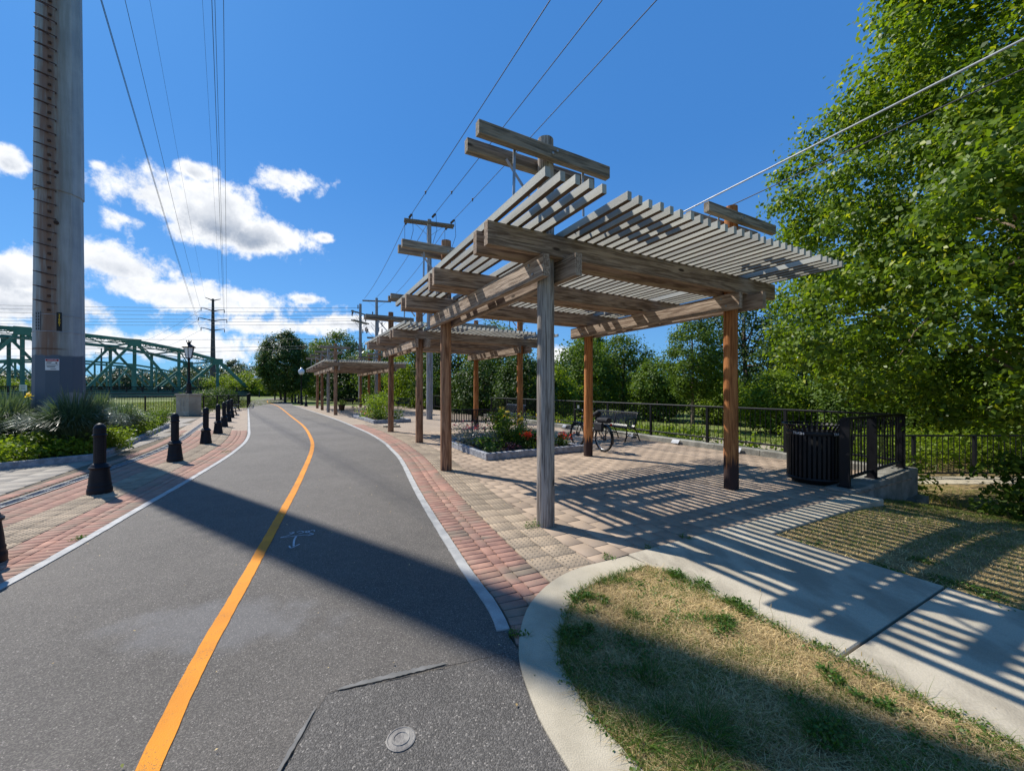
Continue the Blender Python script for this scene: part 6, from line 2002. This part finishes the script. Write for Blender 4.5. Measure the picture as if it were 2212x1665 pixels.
# seed stalks along the sidewalk
for k, (px, py) in enumerate(((1760, 1440), (1790, 1465), (1835, 1475), (1850, 1490), (1870, 1480), (1640, 1330), (1670, 1350))):
    p = G(px, py); g = MB(); hh_ = random.uniform(.12, .2); lx = random.uniform(-.05, .05)
    g.tube([(0, 0, 0), (lx * .3, 0, hh_ * .6), (lx, random.uniform(-.03, .03), hh_)], 0.0011, 4); g.tube([(lx, 0, hh_ - .004), (lx, 0, hh_ + .018)], [0.003, 0.0015], 5)
    o = g.build('seed_stalk', M['straw']); o.location = (p.x, p.y, 0.003)
    tag(o, 'thin plantain seed stalk leaning over the sidewalk edge', 'plant', 'seed stalks along the sidewalk')
# right lawn
lawnp = [tuple(LF(a, b)) for a, b in ((2.0, -5), (2.0, -1.42), (4.8, -1.42), (4.9, -1.08), (7.25, -1.08), (7.4, 0.6), (9.6, -0.4), (10, -5))]
A = scatter(lawnp, 80000, rng)
dist = np.hypot(A[:, 0], A[:, 1]); A = A[(rng.uniform(0, 1, len(A)) < np.clip(5.2 / dist, .3, 1)) & (A[:, 0] / np.maximum(A[:, 1], .1) < 1.6)]
dx_ = A[:, 0] - P1.x; dy_ = A[:, 1] - P1.y
aa = dx_ * VX.x + dy_ * VX.y
zl = np.maximum(-0.012 - 0.030 * np.maximum(0, aa - 3.2) ** 2, -0.5034)
gn = vnoise(A[:, 0], A[:, 1], 2.2, 9) + 0.5 * vnoise(A[:, 0], A[:, 1], 7, 10) + np.clip((aa - 4.2) * 0.22, -.3, .8)
isg = rng.uniform(-0.35, 1.1, len(A)) < gn + 0.42
for nm, sel, mt, lab, hs in (('dry_grass', ~isg, 'straw', 'dry straw grass on the lawn right of the sidewalk', (0.016, 0.042)), ('green_grass', isg, 'blade', 'green grass on the lawn right of the sidewalk', (0.025, 0.06))):
    P = np.c_[A[sel], zl[sel]]
    me = blades(nm, P, rng.uniform(hs[0], hs[1], len(P)), np.full(len(P), 0.0055), zero_lean(len(P), rng, 1.2), M[mt], rng)
    tag(inst(nm, me), lab, 'grass', None, 'stuff')
for (px, py), r, n, h, lab in (((1905, 1236), .10, 400, .09, 'green weed clump at the lawn edge of the sidewalk'), ((2070, 1278), .14, 600, .10, 'wide weed clump along the sidewalk edge'), ((2000, 1218), .08, 300, .10, 'green tuft in the middle of the slope lawn'), ((2165, 1305), .14, 500, .09, 'weed clump at the far sidewalk edge'), ((1770, 1185), .06, 260, .07, 'small green tuft by the kerb slab')):
    p = G(px, py, -0.03); tuft((p.x, p.y, -0.035), r, n, h, 'tuft', label=lab, leafy=True)
# weeds at the foot of the front post and in the paving joints
for c, r, n, h, lab in ((LF(-.11, -.02), .10, 160, .12, 'green weeds at the foot of the grey pergola post'), (LF(1.05, -1.02), .05, 60, .09, 'weed in the joint between plaza and sidewalk'), (LF(.55, -1.05), .04, 50, .05, 'small weed in the plaza edge joint'), (LF(.05, -1.02), .06, 70, .05, 'weeds in the open joint beside the concrete band'),
        (G(1118, 1372).to_2d(), .035, 60, .07, 'weed at the pointed end of the granite edging'), (G(168, 1163).to_2d(), .06, 70, .04, 'grass tuft against the left granite edging'), (G(560, 972).to_2d() * .0 + G(492, 975).to_2d(), .06, 60, .04, 'small grass tuft further along the left edging')):
    tuft((c.x, c.y, 0.0), r, n, h, 'tuft', label=lab, leafy=True)

# ------------------------------------------------------------------ ornamental grass bed
def fountain(c, R_, H_, n, lab, mat='fountain', seed=0):
    r = np.random.default_rng(seed)
    t = thing('fountain_grass', lab, 'ornamental grass', (c[0], c[1], 0.07))
    a = r.uniform(0, 6.28, n); rr = 0.16 * np.sqrt(r.uniform(0, 1, n))
    P = np.stack([rr * np.cos(a), rr * np.sin(a), np.zeros(n)], 1)
    out = r.uniform(0.05, 1.0, n) ** 0.7
    a2 = a + r.normal(size=n) * 0.35
    h = H_ * (1.25 - 0.25 * out) * r.uniform(0.75, 1.1, n)
    lean = np.stack([np.cos(a2), np.sin(a2)], 1) * (out * R_ / h)[:, None]
    seg = 6; V = []
    q = a2 + math.pi / 2 + r.normal(size=n) * .4; side = np.stack([np.cos(q), np.sin(q), np.zeros(n)], 1)
    for k in range(seg + 1):
        tt = k / seg; cc = P.copy()
        cc[:, :2] += lean * (h * tt ** 1.4)[:, None]
        drop = 0.25 + 0.5 * out
        cc[:, 2] += h * (1.25 * tt - drop * tt ** 2.6)
        wd = 0.018 * (1 - tt ** 2.5) + 0.001
        V += [cc - side * wd * .5, cc + side * wd * .5]
    VV = np.stack(V, 1); m = VV.shape[1]; base = np.arange(n) * m
    F = np.concatenate([np.stack([base + 2 * k, base + 2 * k + 1, base + 2 * k + 3, base + 2 * k + 2], 1) for k in range(seg)])
    inst('blades', np_mesh('blades', VV.reshape(-1, 3), F, M[mat]), t)
    return t
for (px, py), R_, H_, n, lab, sd in (((160, 985), 1.0, 1.12, 1900, 'big dark-green fountain grass before the huge pole', 1), ((62, 965), .95, 1.15, 1500, 'silvery fountain grass left of the huge pole', 2), ((10, 975), .9, 1.1, 1200, 'silvery fountain grass at the left end of the bed', 3),
        ((262, 948), .8, .85, 1100, 'pale fountain grass at the right shoulder of the bed', 4), ((112, 948), .8, 1.05, 1000, 'fountain grass close to the foot of the huge pole', 5), ((215, 935), .9, 1.05, 1100, 'fountain grass behind the big dark clump', 6), ((-40, 985), .9, 1.0, 700, 'fountain grass at the outer corner of the bed', 7)):
    p = G(px, py); fountain((p.x, p.y), R_ * 1.05, H_ * 1.2, int(n * 1.2), lab, seed=sd)
# leafy ground cover filling the bed
r5 = np.random.default_rng(9)
A = scatter(bedp, 1500, r5)
A = A[(-A[:, 0] / A[:, 1] < 1.5)]
d_edge = np.abs((A[:, 0] - bed[4].x) * 0.84 - (A[:, 1] - bed[4].y) * 0.53)
C = np.c_[A, r5.uniform(0.14, 0.42, len(A))]
L, N = clump_leaves(C, np.full(len(C), .22), 34, r5, .8, .9)
L[:, 2] = np.maximum(L[:, 2], 0.09)
inb = inpoly(L[:, 0], L[:, 1], [(p[0] * 1.0, p[1]) for p in bedp]); L, N = L[inb], N[inb]
o = inst('ground_cover', leaf_mesh('ground_cover', L, N, 0.085, M['weed'], rng=r5)); tag(o, 'bright green leafy ground cover in the ornamental grass bed', 'ground cover', None, 'stuff')
for (px, py), r_, h, mat, lab, sd in (((300, 945), .55, .75, 'leaf_mid', 'loose green shrub at the right end of the grass bed', 3), ((335, 925), .45, .6, 'leaf_mid', 'small shrub at the far tip of the grass bed', 4), ((250, 975), .35, .45, 'weed', 'yellow-green weed clump by the bed edging', 5), ((350, 915), .3, .55, 'leaf_mid', 'wispy sapling at the end of the bed edging', 6)):
    p = G(px, py); r5 = np.random.default_rng(sd); n = 70
    cc = np.stack([r5.normal(size=n) * r_ * .45, r5.normal(size=n) * r_ * .45, r5.uniform(.1, 1, n) * h], 1)
    L, N = clump_leaves(cc, np.full(n, .14), 22, r5)
    t = thing('shrub', lab, 'shrub', (p.x, p.y, 0.05)); L[:, 2] = np.maximum(L[:, 2], .03)
    inst('foliage', leaf_mesh('foliage', L, N, .055, M[mat], rng=r5), t)
    g = MB()
    for k in range(7): g.tube([(0, 0, 0), (cc[k][0] * .5, cc[k][1] * .5, cc[k][2] * .6), tuple(cc[k])], [0.008, 0.006, 0.003], 4)
    g.build('stems', M['bark'], t)
# a yellow lily beside the pole
p = atY(62, 868, 9.9); t = thing('yellow_lily', 'yellow flower standing left of the huge pole', 'flower', (p.x, p.y, 0.07))
g = MB(); g.tube([(0, 0, 0), (0.02, 0, .7), (0, 0, p.z + .05)], 0.008, 5); g.build('stem', M['tuft'], t)
r5 = np.random.default_rng(3); C = np.array([[0, 0, p.z + .10]]) + r5.normal(size=(26, 3)) * [.03, .03, .04]
inst('petals', leaf_mesh('petals', C, unit(r5.normal(size=(26, 3))), .07, M['petal_yellow'], rng=r5), t)

# ------------------------------------------------------------------ flower-bed planting
def flowerplant(F, a, b, r_, h, n, leafm, leaf, lab, petal=None, npet=0, psize=.04, strap=False, seed=0, name='flowering_plant'):
    p = F(a, b); r5 = np.random.default_rng(seed)
    t = thing(name, lab, 'plant', (p.x, p.y, 0.09))
    if strap:
        aa = r5.uniform(0, 6.28, n); P = np.stack([.05 * np.cos(aa), .05 * np.sin(aa), np.zeros(n)], 1) + r5.normal(size=(n, 3)) * [r_ * .3, r_ * .3, 0]
        ln = np.stack([np.cos(aa), np.sin(aa)], 1) * r5.uniform(.1, .8, n)[:, None]
        inst('foliage', blades('foliage', P, r5.uniform(.6, 1, n) * h * 1.2, np.full(n, .022), ln, M[leafm], r5, 4, .45), t)
    else:
        k = max(8, n // 14)
        cc = np.stack([r5.normal(size=k) * r_ * .5, r5.normal(size=k) * r_ * .5, r5.uniform(.12, 1, k) * h], 1)
        L, N = clump_leaves(cc, np.full(k, r_ * .38 + .03), max(4, n // k), r5); L[:, 2] = np.maximum(L[:, 2], .02)
        inst('foliage', leaf_mesh('foliage', L, N, leaf, M[leafm], rng=r5), t)
        g = MB()
        for q in range(6): g.tube([(0, 0, 0), tuple(cc[q])], [.007, .003], 4)
        g.build('stems', M['tuft'], t)
    if petal:
        cc = np.stack([r5.normal(size=npet) * r_ * .5, r5.normal(size=npet) * r_ * .5, r5.uniform(.75, 1.15, npet) * h], 1)
        L, N = clump_leaves(cc, np.full(npet, psize * 1.1), 9, r5)
        inst('blossoms', leaf_mesh('blossoms', L, N, psize, M[petal], asp=.9, rng=r5), t)
    return t
a0, b0 = ca_, cb_
fl = [(.35, .45, .16, .16, 160, 'tuft', .05, 'low bright green clump at the bed corner', None, 0, 0, False), (.42, .95, .18, .22, 120, 'tuft', .09, 'yellow-green rosette in the near corner of the flower bed', None, 0, 0, False),
      (.35, 1.6, .32, .42, 520, 'silver', .045, 'silvery dusty foliage with pink blooms by the bed edge', 'petal_pink', 9, .05, False), (.75, 1.15, .26, .36, 420, 'silver', .045, 'silvery dusty foliage beside the pink blooms', None, 0, 0, False),
      (.5, 2.3, .35, .45, 480, 'silver', .045, 'silvery foliage at the back end of the flower bed', 'petal_pink', 4, .04, False), (1.05, .95, .30, .55, 620, 'leaf_mid', .075, 'dark green leafy perennial in the middle of the bed', None, 0, 0, False),
      (1.2, 1.7, .34, .66, 700, 'leaf_mid', .07, 'tall leafy perennial with yellow blooms', 'petal_yellow', 10, .05, False), (1.55, 1.25, .3, .55, 260, 'tuft', .05, 'arching green daylily clump in the bed', 'petal_yellow', 5, .06, True),
      (1.9, 1.7, .34, .58, 300, 'tuft', .05, 'big arching daylily clump with yellow flowers', 'petal_yellow', 6, .06, True), (2.25, 1.2, .3, .5, 260, 'tuft', .05, 'daylily clump at the right end of the bed', 'petal_yellow', 5, .06, True),
      (1.30, .45, .16, .30, 200, 'leaf_dark', .06, 'scarlet-flowered bedding plant at the front of the bed', 'petal_red', 13, .065, False), (.85, .40, .13, .16, 160, 'purple', .05, 'low purple-leaved plant at the bed front', None, 0, 0, False),
      (2.35, .42, .16, .26, 160, 'leaf_dark', .06, 'red-pink flowered plant right of the grey post', 'petal_red', 9, .06, False), (2.5, .7, .16, .16, 160, 'weed', .05, 'low lime plant at the right corner of the bed', None, 0, 0, False), (2.15, 2.2, .3, .6, 420, 'silver', .05, 'tall wispy silver plant at the far corner of the bed', None, 0, 0, False), (1.6, .5, .2, .12, 160, 'weed', .04, 'sparse low weeds on the bed soil', None, 0, 0, False)]
for i, (a, b, r_, h, n, lm, lf, lab, pt, npt, ps, st) in enumerate(fl):
    flowerplant(FB1, a0 + a, b0 + b, r_ * 1.15, h * 1.2, int(n * 1.5), lm, lf, lab, pt, npt, ps, st, 100 + i)
for i, (a, b, r_, h, n, lm, lf, lab, pt, npt, ps) in enumerate(((.55, 1.1, .55, 1.15, 900, 'weed', .10, 'tall yellow-green leafy shrub at the front of the far bed', None, 0, 0), (.9, 2.2, .6, 1.35, 1000, 'weed', .10, 'tallest leafy shrub in the far bed', None, 0, 0), (.8, 3.4, .6, 1.2, 900, 'weed', .10, 'leafy shrub at the back of the far bed', None, 0, 0),
        (.3, .4, .3, .5, 320, 'leaf_mid', .09, 'large-leaved green plant at the near corner of the far bed', None, 0, 0), (.35, 2.0, .28, .35, 260, 'purple', .06, 'purplish low plant along the far bed edge', 'petal_pink', 4, .05), (1.3, .6, .35, .45, 320, 'leaf_mid', .08, 'spreading green plant at the right corner of the far bed', None, 0, 0), (.3, 3.2, .25, .35, 220, 'leaf_lime', .06, 'low lime plant along the far bed edge', 'petal_red', 3, .05))):
    flowerplant(FB2, a, b, r_, h, n, lm, lf, lab, pt, npt, ps, False, 140 + i)
# potted plants
for i, (P, lab, sc_) in enumerate(((LF(4.0, 9.0), 'dark pot of yellow-green flowers beside the second pergola post', 1.0), (Vector((-6.4, 27.5)), 'dark tub of bright lime foliage near the far bench', 1.0), (G(738, 888).to_2d() * 1.04, 'dark tub of green plants behind the far bench', 1.0))):
    t = thing('potted_plant', lab, 'potted plant', (P.x, P.y, 0.0))
    g = MB(); g.lathe([(0.17, 0), (0.24, 0.38), (0.26, 0.40), (0.26, 0.44), (0.22, 0.44), (0.21, 0.38)], 16); g.build('pot', M['terracotta'], t, True)
    r5 = np.random.default_rng(200 + i); n = 26; cc = np.stack([r5.normal(size=n) * .16, r5.normal(size=n) * .16, r5.uniform(.42, .85, n)], 1)
    L, N = clump_leaves(cc, np.full(n, .14), 16, r5); inst('foliage', leaf_mesh('foliage', L, N, .07, M['leaf_lime'], rng=r5), t)
    if i == 0: 
        L, N = clump_leaves(cc[:6] + [0, 0, .08], np.full(6, .06), 8, r5); inst('blossoms', leaf_mesh('blossoms', L, N, .06, M['petal_yellow'], rng=r5), t)

# rough grass and weeds beyond the back railing: one tangled mass
r6 = np.random.default_rng(33)
n = 52000
a = r6.uniform(7.45, 14.5, n); b = r6.uniform(-1.5, 16, n)
X = P1.x + VX.x * a + UX.x * b; Y = P1.y + VX.y * a + UX.y * b
dn = vnoise(X, Y, 1.2, 5) + .4 * vnoise(X, Y, 4, 6)
ok = (r6.uniform(-.9, .9, n) < dn + .35) & ~((X > 8.0) & (Y < 9.5)) & ~((a > 10.4) & (a < 14.3) & (r6.uniform(0, 1, n) < .85) & (b < 9))
P = np.c_[X[ok], Y[ok], np.full(ok.sum(), -0.55)]
hgt = r6.uniform(.15, .42, len(P)) * (1 + .6 * np.clip(dn[ok], -0.5, 1))
me = blades('rough_grass', P, hgt, np.full(len(P), .011), r6.normal(size=(len(P), 2)) * .45, M['blade'], r6, 2)
tag(inst('rough_grass', me), 'rough uncut grass beyond the back railing', 'grass', None, 'stuff')
n = 900; a = r6.uniform(7.5, 9.6, n); b = r6.uniform(-1.0, 15, n)
X = P1.x + VX.x * a + UX.x * b; Y = P1.y + VX.y * a + UX.y * b
ok = (vnoise(X, Y, 1.6, 15) > -0.12) & ~((X > 8.0) & (Y < 9.5))
cc = np.c_[X[ok], Y[ok], -0.5 + r6.uniform(.05, .75, ok.sum())]
L, N = clump_leaves(cc, np.full(len(cc), .30), 30, r6); L[:, 2] = np.maximum(L[:, 2], -.5)
keep = ((L[:, 0] - CR.x) * VX.x + (L[:, 1] - CR.y) * VX.y) > 0.22; L, N = L[keep], N[keep]
tag(inst('weed_thicket', leaf_mesh('weed_thicket', L, N, .10, M['weed'], rng=r6)), 'tangle of sunlit leafy weeds along the outside of the railing', 'weeds', None, 'stuff')
n = 420; X = r6.uniform(8.3, 17, n); Y = r6.uniform(9.9, 12.5, n)
cc = np.c_[X, Y, -0.5 + r6.uniform(.05, .8, n)]
L, N = clump_leaves(cc, np.full(n, .34), 40, r6); L[:, 2] = np.maximum(L[:, 2], -.5); L[:, 1] = np.maximum(L[:, 1], 9.6)
tag(inst('weed_thicket', leaf_mesh('weed_thicket', L, N, .10, M['weed'], rng=r6)), 'sunlit leafy weeds filling the space behind the lower railing', 'weeds', None, 'stuff')
# sprouts at the foot of the birch
for i, (P, lab) in enumerate(((Vector((7.95, 6.0)), 'leafy sprouts at the bottom of the slope by the lower path'), (Vector((8.1, 5.6)), 'leafy sprouts under the big birch'))):
    r5 = np.random.default_rng(300 + i); n = 60; cc = np.stack([r5.normal(size=n) * .22, r5.normal(size=n) * .25, r5.uniform(.05, 1.0, n)], 1)
    L, N = clump_leaves(cc, np.full(n, .2), 24, r5); L[:, 2] = np.maximum(L[:, 2], .03)
    t = thing('shrub', lab, 'shrub', (P.x, P.y, -0.47)); inst('foliage', leaf_mesh('foliage', L, N, .10, M['leaf_mid'], rng=r5), t)
    g = MB()
    for k in range(6): g.tube([(0, 0, 0), tuple(cc[k])], [.012, .004], 4)
    g.build('stems', M['bark'], t)
# grass bank beyond the river-side railing
n = 30000; X = r6.uniform(-46, -17, n); Y = r6.uniform(24.6, 60, n)
ok = (X < -19.5 - (Y - 24) * .36) & (X / Y > -1.4)
P = np.c_[X[ok], Y[ok], np.full(ok.sum(), -.06)]
me = blades('bank_grass', P, r6.uniform(.1, .3, len(P)), np.full(len(P), .03), r6.normal(size=(len(P), 2)) * .4, M['blade'], r6, 2)
tag(inst('bank_grass', me), 'sunlit grass on the river bank behind the railing', 'grass', None, 'stuff')

bpy.context.view_layer.update()
